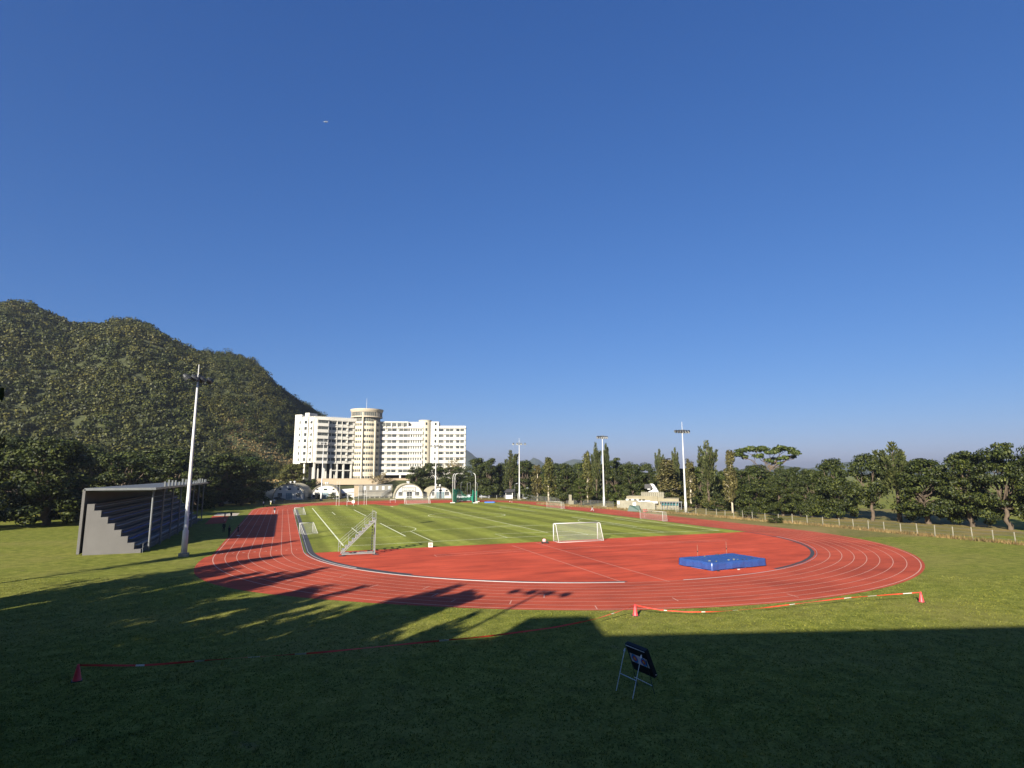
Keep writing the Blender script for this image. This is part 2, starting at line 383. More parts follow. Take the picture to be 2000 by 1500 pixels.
ln = MB()                                        # lane lines
for k in range(1, 9):
    r = RI+.15+k*LW
    strip(ln, oval(r), .075 if k < 8 else .11, .010, close=True)
strip(ln, arc(RI+.1, A1, A2, 8), .07, .010)
def tick(k, ang, skew=0.0):                      # short stagger mark across lane k
    r0, r1 = RI+.15+k*LW, RI+.15+(k+1)*LW
    strip(ln, [(r0*cos(ang), r0*sin(ang)), (r1*cos(ang+skew), r1*sin(ang+skew))], .09, .0105)
def mark(p0, p1, w=.09): strip(ln, [gnd(*p0).to_2d(), gnd(*p1).to_2d()], w, .0105)
for a, b in (((663, 1127), (678, 1122.5)), ((651, 1130), (640, 1131)), ((572, 1132), (560, 1134.5)), ((722, 1147), (739, 1142)), ((826, 1150), (839, 1145.5)), ((843, 1165), (856, 1158.5)),
             ((995.5, 1180), (999, 1172.5)), ((1062.5, 1167.5), (1063.3, 1161)), ((1162, 1183), (1167, 1190.5)), ((1313, 1167.5), (1325, 1174)), ((1537, 1160), (1560, 1167)),
             ((560, 1071.5), (589, 1070.5)), ((880, 1176), (890, 1171))): mark(a, b)
# run-up lines on the apron
for a, b in (((1000, 1065.5), (1219, 1138)), ((1047, 1060), (1308, 1136.3)), ((848, 1084), (1021, 1073)), ((853, 1087), (1024, 1076)), ((848, 1084), (853, 1087)), ((1106, 1071), (1320, 1060)), ((1320, 1060), (1421, 1056)), ((1260, 1061), (1421, 1053.5))): mark(a, b, .09)
struct('lane_markings', ln, M['line'])
num = MB()                                       # lane numbers painted where the bend begins
for k in range(8):
    cu = bpy.data.curves.new('n', 'FONT'); cu.body = str(k+1); cu.size = .85; cu.align_x = 'CENTER'
    to = bpy.data.objects.new('n', cu); COL.objects.link(to)
    me = to.to_mesh(); x, y = -(RI+.15+(k+.5)*LW), 1.6-.1*k
    num.add([(x+p.co.x, y+p.co.y*1.5, .0105) for p in me.vertices], [tuple(q.vertices) for q in me.polygons])
    to.to_mesh_clear(); bpy.data.objects.remove(to); bpy.data.curves.remove(cu)
struct('lane_numbers', num, M['line'])

pm = MB(); X0, X1, Y0, Y1 = -31.0, 33.3, 4.0, 103.5; XC, YC = 1.9, 54.5
def pl(pts, w=.12): strip(pm, pts, w*1.3, .0085)
pl([(X0, Y0), (X0, Y1)], .17); pl([(X1, 1.2), (X1, Y1-6)], .13); pl([(X0, 3.4), (-5, 5.0), (4, 4.8), (X1, 1.4)], .13); pl([(X0, Y1), (X1, Y1)], .06)
pl([(X0, YC), (X1, YC)], .05); pl([(3.6, 9.5), (3.2, Y1)], .12)
pl([(-17.9, 4.6), (-17.9, 21.6), (-3.7, 23.4), (8.5, 23.2), (22.4, 20.5), (22.6, 2.6)], .12)
pl([(-5.6, 4.9), (-5.6, 10.9), (8.6, 10.6), (8.6, 4.4)], .12)
pl([(XC+.6+9.15*cos(a), 16+9.15*sin(a)) for a in [rad(55+i*7) for i in range(11)]], .1)
pl([(3.2+9.4*cos(2*pi*i/64), 56.5+9.4*sin(2*pi*i/64)) for i in range(65)], .12)
for sx in (-1, 1):
    for yb in (27.0, 76.5):
        m_ = (lambda x, y: (XC+sx*(-(x-XC)) if sx > 0 else x, y))
        pl([m_(X0, yb-14), m_(-20.3, yb-13.6)], .07); pl([m_(-20.3, yb-13.7), m_(-20.3, yb+13.7)], .16); pl([m_(-20.3, yb+13.7), m_(X0, yb+13.4)], .06)
        pl([m_(-26.9, yb-5.5), m_(-26.9, yb+5.5)], .14); pl([m_(X0, yb-5.5), m_(-26.9, yb-5.5)], .05); pl([m_(X0, yb+5.5), m_(-26.9, yb+5.5)], .05)
        pl([m_(-24.5+8.6*cos(a), yb+8.6*sin(a)) for a in [rad(-58+i*5.8) for i in range(21)]], .10)
for yy in (33.5, 38, 44, 62): pl([(X0, yy), (-19, yy+.6)], .035)
pl([(-7.4, 100.2), (-7.3, 106)], .2)
struct('pitch_markings', pm, M['chalk'])
sp = MB(); sp.poly([(*gnd(u, vv).to_2d(), .012) for u, vv in ((425, 1002.3), (468.5, 1002.3), (462.5, 1007.6), (417, 1007.6))]); struct('sand_pit', sp, M['sand'])
rw = MB(); rw.poly([(*gnd(u, vv).to_2d(), .011) for u, vv in ((415, 1008), (447, 1008), (441, 1022), (400, 1024))]); struct('jump_runway', rw, M['track'])

# ------------------------------------------------------------------ terrain: terrace behind the huts, wooded hill, far mountains
def sm(a, b, x):
    x = max(0.0, min(1.0, (x-a)/(b-a))); return x*x*(3-2*x)
def lerp_tab(tab, x):
    if x <= tab[0][0]: return tab[0][1]
    for (a, va), (b, vb) in zip(tab[:-1], tab[1:]):
        if x <= b: return va+(vb-va)*(x-a)/(b-a)
    return tab[-1][1]
RIDGE = [(-700, 118), (-520, 124), (-420, 127), (-330, 122), (-262, 110), (-208, 91), (-196, 84), (-180, 72), (-168, 62), (-160, 55), (-148, 43), (-140, 31), (-126, 20), (-104, 12), (-60, 3), (0, 0)]
def hill_z(s, t):
    h = lerp_tab(RIDGE, s)
    t0 = 262 - 70*sm(-150, -420, s) if s < -150 else 262
    f = sm(t0-6, 430, t)**.8 * (1-.55*sm(430, 760, t))
    z = h*f*(1+.05*sin(s*.07+t*.05)+.04*sin(s*.031-t*.09))
    terr = 7.3*sm(262, 268, t)*sm(8, -14, s)*sm(-128, -112, s)*(1-sm(330, 380, t))
    return max(z, terr) if terr > 0 else z
hm = MB(); ss = [-700+i*10 for i in range(72)]; ts = [186+j*7 for j in range(84)]
hm.add([st(s, t, hill_z(s, t)-.15) for t in ts for s in ss],
       [(j*72+i, j*72+i+1, (j+1)*72+i+1, (j+1)*72+i) for j in range(83) for i in range(71)])
hill = struct('hill', hm, M['scrub']); hill.data.polygons.foreach_set('use_smooth', [True]*len(hill.data.polygons))

def mountain(prof, t, thick, seed):
    rr = random.Random(seed); mb = MB(); k = len(prof); rows = 9
    vs = []
    for j in range(rows):
        y = j/(rows-1); f = math.sin(pi*y)
        for u, v_ in prof:
            p = at(u, v_, t); z = max(p.z, 0); jit = 1+.10*(rr.random()-.5)*(f < .95)
            q = st(side(p)*(1+(y-.5)*thick/t), t+(y-.5)*thick, z*f*jit-2 if f > .01 else -2); vs.append(q)
    mb.add(vs, [(j*k+i, j*k+i+1, (j+1)*k+i+1, (j+1)*k+i) for j in range(rows-1) for i in range(k-1)])
    o = struct('mountain', mb, M['lf_mount']); o.data.polygons.foreach_set('use_smooth', [True]*len(o.data.polygons)); return o
M['lf_mount'] = plain('mountain_scrub', (.05, .06, .03), .95, .35, .004)
mountain([(560, 930), (700, 915), (800, 897), (860, 880), (895, 873), (908, 876), (920, 884), (935, 897), (955, 906), (985, 914), (1010, 924)], 3000, 1300, 1)
mountain([(1000, 924), (1020, 912), (1033, 900), (1042, 893), (1052, 897), (1064, 906), (1085, 911), (1105, 901), (1120, 896), (1140, 898), (1165, 906), (1200, 914), (1260, 924)], 3900, 1300, 2)
mountain([(1380, 926), (1440, 916), (1500, 914), (1530, 908), (1545, 911), (1580, 914), (1640, 903), (1720, 896), (1800, 905), (1900, 911), (2050, 914), (2200, 926)], 3500, 1300, 3)

# ================================================================== TREES
def leaf(mb, p, nrm, size, rr, asp=1.0):
    nrm = nrm.normalized(); a = Vector((rr.uniform(-1, 1), rr.uniform(-1, 1), rr.uniform(-1, 1)))
    x = nrm.cross(a); x = x.normalized() if x.length > 1e-3 else Vector((1, 0, 0)); y = nrm.cross(x)
    w_, h_ = size*rr.uniform(.7, 1.3), size*asp*rr.uniform(.7, 1.3)
    bend = nrm*size*rr.uniform(-.25, .25)
    mb.add([p-x*w_*.5-y*h_*.2, p-y*h_*.55+bend, p+x*w_*.5-y*h_*.15, p+x*w_*.3+y*h_*.4, p-x*w_*.28+y*h_*.5+bend], [(0, 1, 2, 3, 4)])
def clump(mb, c, r, n, size, rr, flat=1.0, asp=1.0):
    for _ in range(n):
        d = Vector((rr.gauss(0, 1), rr.gauss(0, 1), rr.gauss(0, 1))).normalized()
        q = Vector(c)+Vector((d.x*r, d.y*r, d.z*r*flat))*(rr.random()**.35)
        leaf(mb, q, d+Vector((rr.uniform(-.7, .7), rr.uniform(-.7, .7), rr.uniform(-.2, .8))), size, rr, asp)
def branch(mb, a, b, r0, r1, rr, k=4, sag=.1):
    a, b = Vector(a), Vector(b); L = (b-a).length; pts = [a.lerp(b, i/k)+Vector((rr.uniform(-1, 1), rr.uniform(-1, 1), rr.uniform(-.4, 1)))*L*sag*sin(pi*i/k) for i in range(k+1)]
    mb.tube(pts, [r0+(r1-r0)*i/k for i in range(k+1)], 5, cap=False); return pts
def make_tree(kind, seed):
    """unit meshes for a tree 12 m high; returns (crown MB, trunk MB, leaf key, bark key)"""
    rr = random.Random(seed); cr, tr = MB(), MB()
    if kind in ('broad', 'dense'):
        H, W = 12, 4.2; cs = []
        trunk_h = 2.6; tips = branch(tr, (0, 0, -.3), (rr.uniform(-.5, .5), rr.uniform(-.5, .5), trunk_h), .42, .30, rr)
        for i in range(58):
            a = rr.uniform(0, 2*pi); z = rr.random(); rad_ = W*math.sqrt(max(.05, 1-(abs(z-.42)/.62)**2))*math.sqrt(rr.uniform(.15, 1))*rr.uniform(.78, 1.0)
            cs.append((Vector((rad_*cos(a), rad_*sin(a)*.9, 2.3+z*8.4)), rr.uniform(.8, 1.75)))
        for i, (c, r) in enumerate(cs):
            clump(cr, c, r, int(120*r), .27, rr, .52)
            if i % 3 == 0: branch(tr, tips[-1], c, .16, .04, rr)
        if kind == 'dense':
            for i in range(30):
                a = rr.uniform(0, 2*pi); rad_ = W*rr.uniform(.5, .98); clump(cr, (rad_*cos(a), rad_*sin(a), rr.uniform(.8, 3.5)), rr.uniform(.8, 1.3), 110, .28, rr, .6)
        return cr, tr, 'lf_dark' if seed % 2 else 'lf_green', 'brown'
    if kind == 'casuarina':
        tr.tube([(0, 0, -.3), (.1, 0, 4), (-.1, .1, 8), (0, 0, 11.5)], [.3, .22, .13, .03], 6)
        leaders = [(0, 0, 12.0, 1.0)] + [(rr.uniform(-1.9, 1.9), rr.uniform(-1.6, 1.6), rr.uniform(8.4, 11.3), rr.uniform(.5, .8)) for _ in range(9)]
        for lx, ly, top, wd in leaders:
            z0 = 2.0 if wd == 1 else top*.5
            branch(tr, (0, 0, z0), (lx, ly, top-.6), .09, .02, rr)
            nn = int((top-z0)*44)
            for _ in range(nn):
                f = rr.random()**.8; z = z0+(top-z0)*f; w_ = (.16+1.75*(1-f)**.75)*wd*(.55+.75*rr.random()); a = rr.uniform(0, 2*pi)
                bx = lx*f+w_*cos(a)*rr.random()**.5; by = ly*f+w_*sin(a)*rr.random()**.5
                d = Vector((cos(a)*.5, sin(a)*.5, 1)); p = Vector((bx, by, z)); s_ = rr.uniform(.35, .7); e = Vector((rr.uniform(-1, 1), rr.uniform(-1, 1), .2)).normalized()*.10
                d = d.normalized()*s_+Vector((0, 0, -.15*rr.random())); cr.add([p-e, p+e, p+d*.6+e*.9, p+d, p+d*.6-e*.9], [(0, 1, 2, 3, 4)])
        return cr, tr, 'lf_cas', 'brown'
    if kind in ('paperbark', 'rust'):
        tr.tube([(0, 0, -.3), (.12, .05, 2.4), (-.1, 0, 5), (.1, .1, 8), (0, 0, 11)], [.34, .27, .22, .14, .04], 7)
        for i in range(78):
            z = rr.uniform(2.4, 11.6); f = max(0, (z-2.6)/9.0); wmax = 2.7*(1-.65*f**1.5)*(.5+.5*min(1, f*4+.2))*(.55+.45*abs(sin(z*1.35+seed)))*rr.uniform(.6, 1.25); a = rr.uniform(0, 2*pi); q = wmax*math.sqrt(rr.random())
            c = Vector((q*cos(a), q*sin(a), z)); clump(cr, c, rr.uniform(.4, 1.0), 50, .27, rr, 1.15, 1.4)
            if i % 2 == 0: branch(tr, (0, 0, max(2, z-1.4)), c, .07, .02, rr)
        return cr, tr, 'lf_olive' if kind == 'paperbark' else 'lf_rust', 'pale'
    if kind == 'umbrella':
        fork = Vector((.3, 0, 7.0)); tr.tube([(0, 0, -.3), (.2, .1, 3.5), fork], [.34, .28, .24], 7)
        pads = [(-6.2, 0, 10.3, 1.5), (-4.6, .6, 11.1, 1.7), (-2.8, -.7, 11.4, 1.7), (-1.2, .5, 11.3, 1.8), (.4, -.4, 10.8, 1.4), (-2.0, 0, 10.0, 1.2), (1.9, .3, 11.3, 1.4), (3.4, -.4, 11.5, 1.5), (4.7, .4, 11.4, 1.6), (6.0, 0, 10.6, 1.3), (6.5, .4, 9.7, .9), (2.2, 0, 9.4, 1.1), (3.1, .6, 8.4, .9), (-5.2, .5, 9.8, 1.0), (.2, .2, 9.0, 1.0), (4.4, -.5, 9.6, .8)]
        for x, y, z, r in pads:
            branch(tr, fork+Vector((x*.12, 0, rr.uniform(-.6, .8))), (x, y, z-.3), .13, .04, rr, 5, .12)
            for k in range(3): clump(cr, (x+rr.uniform(-.8, .8)*r, y+rr.uniform(-1.5, 1.5), z+rr.uniform(-.15, .3)), r*.8, int(60*r), .36, rr, .38)
        return cr, tr, 'lf_umb', 'brown'
    if kind == 'sparse':
        tips = branch(tr, (0, 0, -.3), (.2, 0, 3.2), .26, .2, rr)
        for i in range(22):
            a = rr.uniform(0, 2*pi); e = rr.uniform(.25, 1.2); L = rr.uniform(4, 8); q = Vector((cos(a)*cos(e)*L, sin(a)*cos(e)*L, 3.2+sin(e)*L))
            pts = branch(tr, tips[-1], q, .12, .03, rr, 4, .12)
            for p in pts[2:]:
                for k in range(2):
                    t2 = p+Vector((rr.uniform(-1.5, 1.5), rr.uniform(-1.5, 1.5), rr.uniform(-.3, 1.4))); branch(tr, p, t2, .04, .015, rr, 2)
                    clump(cr, t2, .7, 9, .34, rr)
        return cr, tr, 'lf_pinkish', 'pale'
    if kind == 'bush':
        for i in range(22):
            a = rr.uniform(0, 2*pi); q = 4.6*math.sqrt(rr.random()); c = Vector((q*cos(a), q*sin(a), rr.uniform(1.5, 9.5)*(1-.5*(q/4.6)**2)))
            clump(cr, c, rr.uniform(1.3, 2.2), 130, .40, rr, .6); branch(tr, (0, 0, -.3), c, .14, .03, rr)
        return cr, tr, 'lf_dark' if seed % 2 else 'lf_green', 'brown'
PROTO = {}; TREEMESH = {}
DIM = {'broad': (12, 4.5), 'dense': (12, 4.5), 'casuarina': (12, 2.7), 'paperbark': (12, 2.7), 'rust': (12, 2.7), 'umbrella': (12, 7.2), 'sparse': (11, 6.5), 'bush': (11, 5.6)}
NAME = {'broad': 'broadleaf_tree', 'dense': 'broadleaf_tree', 'casuarina': 'casuarina_tree', 'paperbark': 'paperbark_tree', 'rust': 'paperbark_tree', 'umbrella': 'umbrella_tree', 'sparse': 'sparse_tree', 'bush': 'shrub'}
def tree(kind, seed, P, height, halfw, label, rz=None, leafkey=None, group=None):
    key = (kind, seed)
    if key not in TREEMESH:
        cr, tr, lk, bk = make_tree(kind, seed)
        c = cr.build('crown', M[lk]); t = tr.build('trunk', M[bk], smooth=True); TREEMESH[key] = (c.data, t.data); bpy.data.objects.remove(c); bpy.data.objects.remove(t)
    H, W = DIM[kind]; cm, tm = TREEMESH[key]
    root = thing(NAME[kind], label, 'shrub' if kind == 'bush' else 'tree', P, R.uniform(0, 6.28) if rz is None else rz, group)
    root.scale = (halfw/W, halfw/W, height/H)
    for nm, me in (('crown', cm), ('trunk', tm)):
        o = bpy.data.objects.new(nm, me); COL.objects.link(o); o.parent = root
        if nm == 'crown' and leafkey:
            o.material_slots[0].link = 'OBJECT'; o.material_slots[0].material = M[leafkey]
    return root
def tree_px(kind, seed, u, vtop, hw_px, t, label, z=0.0, **kw):
    top = at(u, vtop, t); base = Vector((top.x, top.y, z)); return tree(kind, seed, base, top.z-z, hw_px/FPX*t, label, **kw)

# ================================================================== DORMITORY BLOCK
P_B = st(-78, 300, 0); ZB = 7.2
dorm = thing('dormitory_building', 'long cream dormitory block of many storeys with round glazed-top tower below the hillside', 'building', (P_B.x, P_B.y, ZB))
WIN = []                                          # every window: (corner, along, out, width, height, kind)
class Wing:
    """local frame of a facade: x along it, y into the building, z up"""
    def __init__(s, p0, ang):                     # ang: direction of the facade in plan (0 = across the view, + = receding to the right)
        s.o = p0; s.x = (rth*cos(ang)+fwh*sin(ang)); s.y = (-rth*sin(ang)+fwh*cos(ang))
    def p(s, x, y, z): q = s.o + s.x*x + s.y*y; return Vector((q.x, q.y, z))
    def box(s, mb, x0, x1, y0, y1, z0, z1, m=0):
        P = s.p; vs = [P(x0,y0,z0),P(x1,y0,z0),P(x1,y1,z0),P(x0,y1,z0),P(x0,y0,z1),P(x1,y0,z1),P(x1,y1,z1),P(x0,y1,z1)]
        mb.add(vs, [(0,3,2,1),(4,5,6,7),(0,1,5,4),(1,2,6,5),(2,3,7,6),(3,0,4,7)], m)
    def win(s, x, y, z, w, h, kind=0): WIN.append((s.p(x, y, z), s.x, -s.y, w, h, kind))
def zz(u, v, t): return at(u, v, t).z
FH = 3.04
def rows(ztop, n, h=FH): return [ztop-h*(i+1) for i in range(n)]   # sill-floor level of each storey from the top
def storeys(w, mb, x0, x1, y0, ztop, n, wins, band=1.5, proj=.45):
    """spandrel bands standing proud of the window line, plus the windows between them"""
    for zf in rows(ztop, n):
        w.box(mb, x0, x1, y0-proj, y0+.02, zf-.2, zf+1.12)           # spandrel / parapet under the windows
        w.box(mb, x0, x1, y0-proj-.1, y0+.02, zf+2.62, zf+2.80)      # sun-shade lip over them
        for (wx, ww, kk) in wins: w.win(wx, y0-.03, zf+1.14, ww, 1.42, kk)
# --- left wing: end wall towards the light, long side receding to the tower
P0 = at(613, 870, 284.7); LWg = Wing(Vector((P0.x, P0.y, 0)), rad(38)); LWg.x = LWg.x*.885
zt = zz(613, 813, 284.7); zb = zz(613, 903.5, 284.7); Ls = 22.6
mb = MB()
LWg.box(mb, 0, Ls+3, 0, 13.8, zb, zt-1.6)                              # body
LWg.box(mb, -.3, Ls+3, -.5, 14.2, zt-1.6, zt-.9); LWg.box(mb, -.3, Ls+3, -.5, -.2, zt-.9, zt); LWg.box(mb, -.3, 0, -.2, 14.2, zt-.9, zt)
n_f = 7
storeys(LWg, mb, .35, 6.6, -2.6, zt-1.5, n_f, [(.7, 1.9, 0), (2.75, 1.9, 1), (4.75, 1.5, 2)])
LWg.box(mb, 0, 6.9, -2.6, 0, zb, zt-1.2)                               # projecting bay
storeys(LWg, mb, 6.95, Ls, 0, zt-1.5, n_f, [(7.6, 1.8, 0), (9.9, 2.2, 0), (13.2, 2.1, 1), (16.0, 1.9, 0), (19.6, 2.1, 2)])
for x in (12.5, 15.4, 18.9): LWg.box(mb, x, x+.22, -.62, 0, zb, zt-1.6)
for zf in rows(zt-1.5, n_f):                                           # condenser ledges with units
    LWg.box(mb, 18.1, 19.4, -1.0, 0, zf+1.0, zf+1.12)
    LWg.box(mb, 18.2, 19.0, -.85, -.35, zf+1.12, zf+1.75)
for i in range(22): LWg.box(mb, .2+i*1.1, .28+i*1.1, -.4, -.32, zt, zt+.45)
e0 = at(575.5, 870, 289); ed0 = P0-e0; EWg = Wing(Vector((e0.x, e0.y, 0)), math.atan2(ed0.dot(fwh), ed0.dot(rth)))      # end wall towards the light
EWg.box(mb, 0, 4.2, -.6, 6, zb-.6, zt+1.1); EWg.box(mb, 4.2, 5.6, -.2, 6, zb, zt); EWg.box(mb, 5.6, 8.4, -.9, 6, zb, zt-.2); EWg.box(mb, 5.4, 8.0, .2, 6, zt-.3, zt+1.9)
EWg.box(mb, 8.4, 11.0, -.2, 6, zb, zt-.1)
for zf in rows(zt-1.5, n_f):
    EWg.win(2.9, -.64, zf+1.0, .7, 1.4, 1); EWg.win(6.3, -.94, zf+1.0, 1.5, 1.5, 0); EWg.win(9.6, -.24, zf+1.0, .9, 1.4, 1)
    EWg.box(mb, 8.7, 9.5, -.8, -.2, zf+1.6, zf+1.75)
mb.build('left_wing', M['cream'], dorm)
# open ground storey: columns, cross beam, near-black panels behind, shade put into their colour
for x in (.4, 6.0, 9.8, 13.2, 17.0, 21.6): pl_ = MB(); LWg.box(pl_, x, x+.85, -.2, .65, ZB-4, zb); pl_.build('column', M['cream'], dorm)
for x in (2, 5, 9.5, 14.5, 19): pl_ = MB(); LWg.box(pl_, x, x+.6, 5.5, 6.1, ZB-4, zb); pl_.build('column', M['cream'], dorm)
pl_ = MB(); LWg.box(pl_, 9.8, Ls, -.1, .3, zb-4.0, zb-3.5); pl_.build('cross_beam', M['cream'], dorm)
for x in (.4, 5.8): pl_ = MB(); EWg.box(pl_, x, x+.8, .3, 1.1, ZB-4, zb); pl_.build('column', M['cream'], dorm)
db = MB(); LWg.box(db, 1, Ls+2, 8, 8.3, ZB-4, zb-.01); LWg.box(db, 14.5, Ls, 3, 3.3, ZB-4, zb-4); db.build('undercroft_shade_panel', M['dark'], dorm)
# --- round tower
TC = at(714.5, 870, 303); TC = Vector((TC.x, TC.y, 0)); TR = 7.05
ztw = zz(714.5, 822.5, 303-TR)
tw = MB()
tw.lathe(TC, [(TR, ZB-4), (TR, ztw)], 48)
nrow = 9; zr = [zz(714.5, v_, 303-TR) for v_ in (828.3, 839.6, 851.2, 862.2, 873.4, 884.8, 895.9, 907.2, 918.5)]
a_view = math.atan2(-fwh.y, -fwh.x)
for z in zr+[zz(714.5, 932, 303-TR)]:
    tw.lathe(TC, [(TR, z-2.05), (TR+.14, z-2.05), (TR+.14, z-.78), (TR, z-.78)], 48)
    for k in range(-8, 9):
        a = a_view + rad(9.2*k+4.6*0)
        if k in (0, -6, 6): continue
        c = TC+Vector((cos(a), sin(a), 0))*(TR+.05); tx = Vector((-sin(a), cos(a), 0)); WIN.append((Vector((c.x, c.y, z-.78))-tx*.37, tx, Vector((cos(a), sin(a), 0)), .74, 1.3, 0 if k % 2 else 1))
tw.build('tower', M['cream2'], dorm)
fn = MB()
for aa, ztop_, pr in ((0, zz(714.5, 805, 303-TR), 1.0), (50, ztw+.4, .8), (-50, ztw+.4, .9)):
    a = a_view+rad(aa); d = Vector((cos(a), sin(a), 0)); c = TC+d*(TR+pr/2-.1)
    m1 = MB(); m1.box((c.x, c.y, (ZB-4+ztop_)/2), (pr+.2, .55, ztop_-ZB+4), a); m1.build('fin', M['cream2'], dorm)
z1, z2, z3, z4 = ztw, zz(714.5, 813.8, 303-8.2), zz(714.5, 811.5, 303-8.2), zz(714.5, 803.5, 303-8.2); z5 = zz(714.5, 797.3, 303-8.2)
dg = MB(); dg.lathe(TC, [(TR-.2, z1-.1), (TR-.2, z2)], 48); dg.lathe(TC, [(TR+.75, z3), (TR+.75, z4)], 48); dg.build('drum_glazing', M['glass3'], dorm)
rg = MB(); rg.lathe(TC, [(TR-.5, z2), (TR+1.05, z2), (TR+1.1, z3), (TR+.5, z3)], 48); rg.lathe(TC, [(TR+.6, z4), (TR+.9, z4), (TR+1.35, z4+1.0), (TR+1.45, z5), (TR+1.2, z5), (TR+1.1, z5-.5), (.05, z5-.4)], 48)
for k in range(48):
    a = 2*pi*k/48
    rg.box((TC.x+cos(a)*(TR+.8), TC.y+sin(a)*(TR+.8), (z3+z4)/2), (.1, .12, z4-z3), a); rg.box((TC.x+cos(a)*(TR-.15), TC.y+sin(a)*(TR-.15), (z1+z2)/2), (.1, .1, z2-z1), a)
rg.build('roof_ring', M['ringcream'], dorm)
an = MB(); an.tube([(TC.x-.3, TC.y, z5-.5), (TC.x-.3, TC.y, zz(712, 778, 303))], [.10, .05], 6); an.build('antenna', M['white'], dorm)
# --- right wing, stair drum, far block
Q0 = at(741, 870, 303.5); RW = Wing(Vector((Q0.x, Q0.y, 0)), rad(6)); zt2 = zz(760, 823, 303.5); LR = 22.2
mb = MB(); zb2 = zz(780, 926, 303.5)
RW.box(mb, -1, LR, 0, 11, zb2, zt2-3.3); RW.box(mb, -.5, 14.6, 0, 11, zt2-3.3, zt2); RW.box(mb, 14.6, LR, 2.2, 11, zt2-3.3, zt2)
RW.box(mb, 14.6, LR, 0, .2, zt2-3.3, zt2-2.4)
bays = [(.6, 2.1, 0), (4.0, 2.0, 1), (6.6, 2.0, 0), (10.0, 2.0, 2), (12.5, 1.9, 1)]
storeys(RW, mb, -.3, LR, 0, zt2-3.2, 8, bays+[(14.8+i*1.22, .62, (2, 1, 2, 2, 1, 2)[i]) for i in range(6)])
for i in range(5): RW.win(.5+i*2.75, -.03, zt2-2.6, 2.3, 1.7, 2)
RW.box(mb, -.5, 14.8, -.5, 0, zt2-.6, zt2-.3)
for x in (2.95, 6.05, 9.0, 12.1, 14.5): RW.box(mb, x, x+.2, -.55, 0, zb2, zt2-.6 if x < 14 else zt2-3.2)
for zf in rows(zt2-3.2, 8):
    for x in (2.85, 8.75): RW.box(mb, x+.25, x+1.1, -.9, -.4, zf+.95, zf+1.5)
RW.box(mb, 10.6, 11.4, -.1, .7, ZB-4, zb2); RW.box(mb, -1, -.2, -.1, .7, ZB-4, zb2); RW.box(mb, 21.4, 22.2, -.1, .7, ZB-4, zb2)
mb.build('right_wing', M['cream'], dorm)
db = MB(); RW.box(db, -.5, LR, 4.0, 4.3, ZB-4, zb2-.01); db.build('undercroft_shade_panel', M['dark'], dorm)  # near-black panel, painted as the shade under the right wing
SC = at(829.5, 870, 309.5); SC = Vector((SC.x, SC.y, 0)); zs = zz(829.5, 820, 306)
sd_ = MB(); sd_.lathe(SC, [(3.3, ZB-4), (3.3, zs-.3), (3.45, zs-.3), (3.45, zs), (.05, zs+.05)], 32); sd_.build('stair_drum', M['cream2'], dorm)
FB = Wing(Vector((*at(839, 870, 308.5).to_2d(), 0)), rad(3)); zt3 = zz(848, 823.6, 308.5); zt4 = zz(880, 832.3, 311)
mb = MB(); FB.box(mb, -3, 4.7, 0, 10, ZB-4, zt3)
FB.box(mb, 4.7, 18.9, .8, 10, ZB-4, zt4-1.0); FB.box(mb, 4.7, 19.0, .5, 10, zt4-1.0, zt4)
for i in range(14): FB.box(mb, 4.9+i*1.0, 4.98+i*1.0, .6, .7, zt4, zt4+.4)
FB.box(mb, -8, -3, 1.5, 8, ZB-4, zt3-1)
storeys(FB, mb, 4.9, 18.9, .8, zt4-1.0, 9, [(5.1, 1.9, 0), (8.4, 1.9, 1), (10.7, 1.7, 2), (13.9, 1.7, 0), (16.3, 1.7, 1)])
for x in (7.1, 10.4, 13.0, 15.9): FB.box(mb, x, x+.2, .25, .8, ZB, zt4-1)
mb.build('far_block', M['cream'], dorm)
for i in range(8):
    z = zz(848, 827.8+i*11.3, 308.5); FB.win(2.5, -.04, z-.75, 1.0, 1.4, 0)
    a = a_view+rad(12); WIN.append((SC+Vector((cos(a), sin(a), 0))*3.33+Vector((0, 0, z-.75)), Vector((-sin(a), cos(a), 0)), Vector((cos(a), sin(a), 0)), .8, 1.4, 0))
    FB.win(-.9, -.04, z-1.1, .8, 1.9, 0)
# --- windows: a pane with a light frame; the largest hundred are parts, the rest one part
def win_mesh(mb, c, ax, out, w_, h_, kind):
    up = Vector((0, 0, 1)); c = Vector(c)
    def q(x0, x1, z0, z1, d, m): mb.add([c+ax*x0+up*z0+out*d, c+ax*x1+up*z0+out*d, c+ax*x1+up*z1+out*d, c+ax*x0+up*z1+out*d], [(0, 1, 2, 3)], m)
    q(0, w_, 0, h_, .03, 0)
    def bar(x0, x1, z0, z1): 
        vs = [c+ax*x+up*z+out*d for d in (.03, .10) for x, z in ((x0, z0), (x1, z0), (x1, z1), (x0, z1))]
        mb.add(vs, [(4, 5, 6, 7), (0, 1, 5, 4), (1, 2, 6, 5), (2, 3, 7, 6), (3, 0, 4, 7)], 1)
    e = .05
    nb = max(1, round(w_/.75))
    for i in range(nb+1): x = w_*i/nb; bar(max(0, x-e/2), min(w_, x+e/2), 0, h_)
    bar(0, w_, h_-e, h_); bar(0, w_, 0, e); bar(0, w_, h_*.68-e/2, h_*.68+e/2)
GL = (M['glass'], M['glass2'], M['glass2'])
order = sorted(range(len(WIN)), key=lambda i: -(WIN[i][3]*WIN[i][4])/(depth(WIN[i][0])**2))
rest = MB()
rk = random.Random(5)
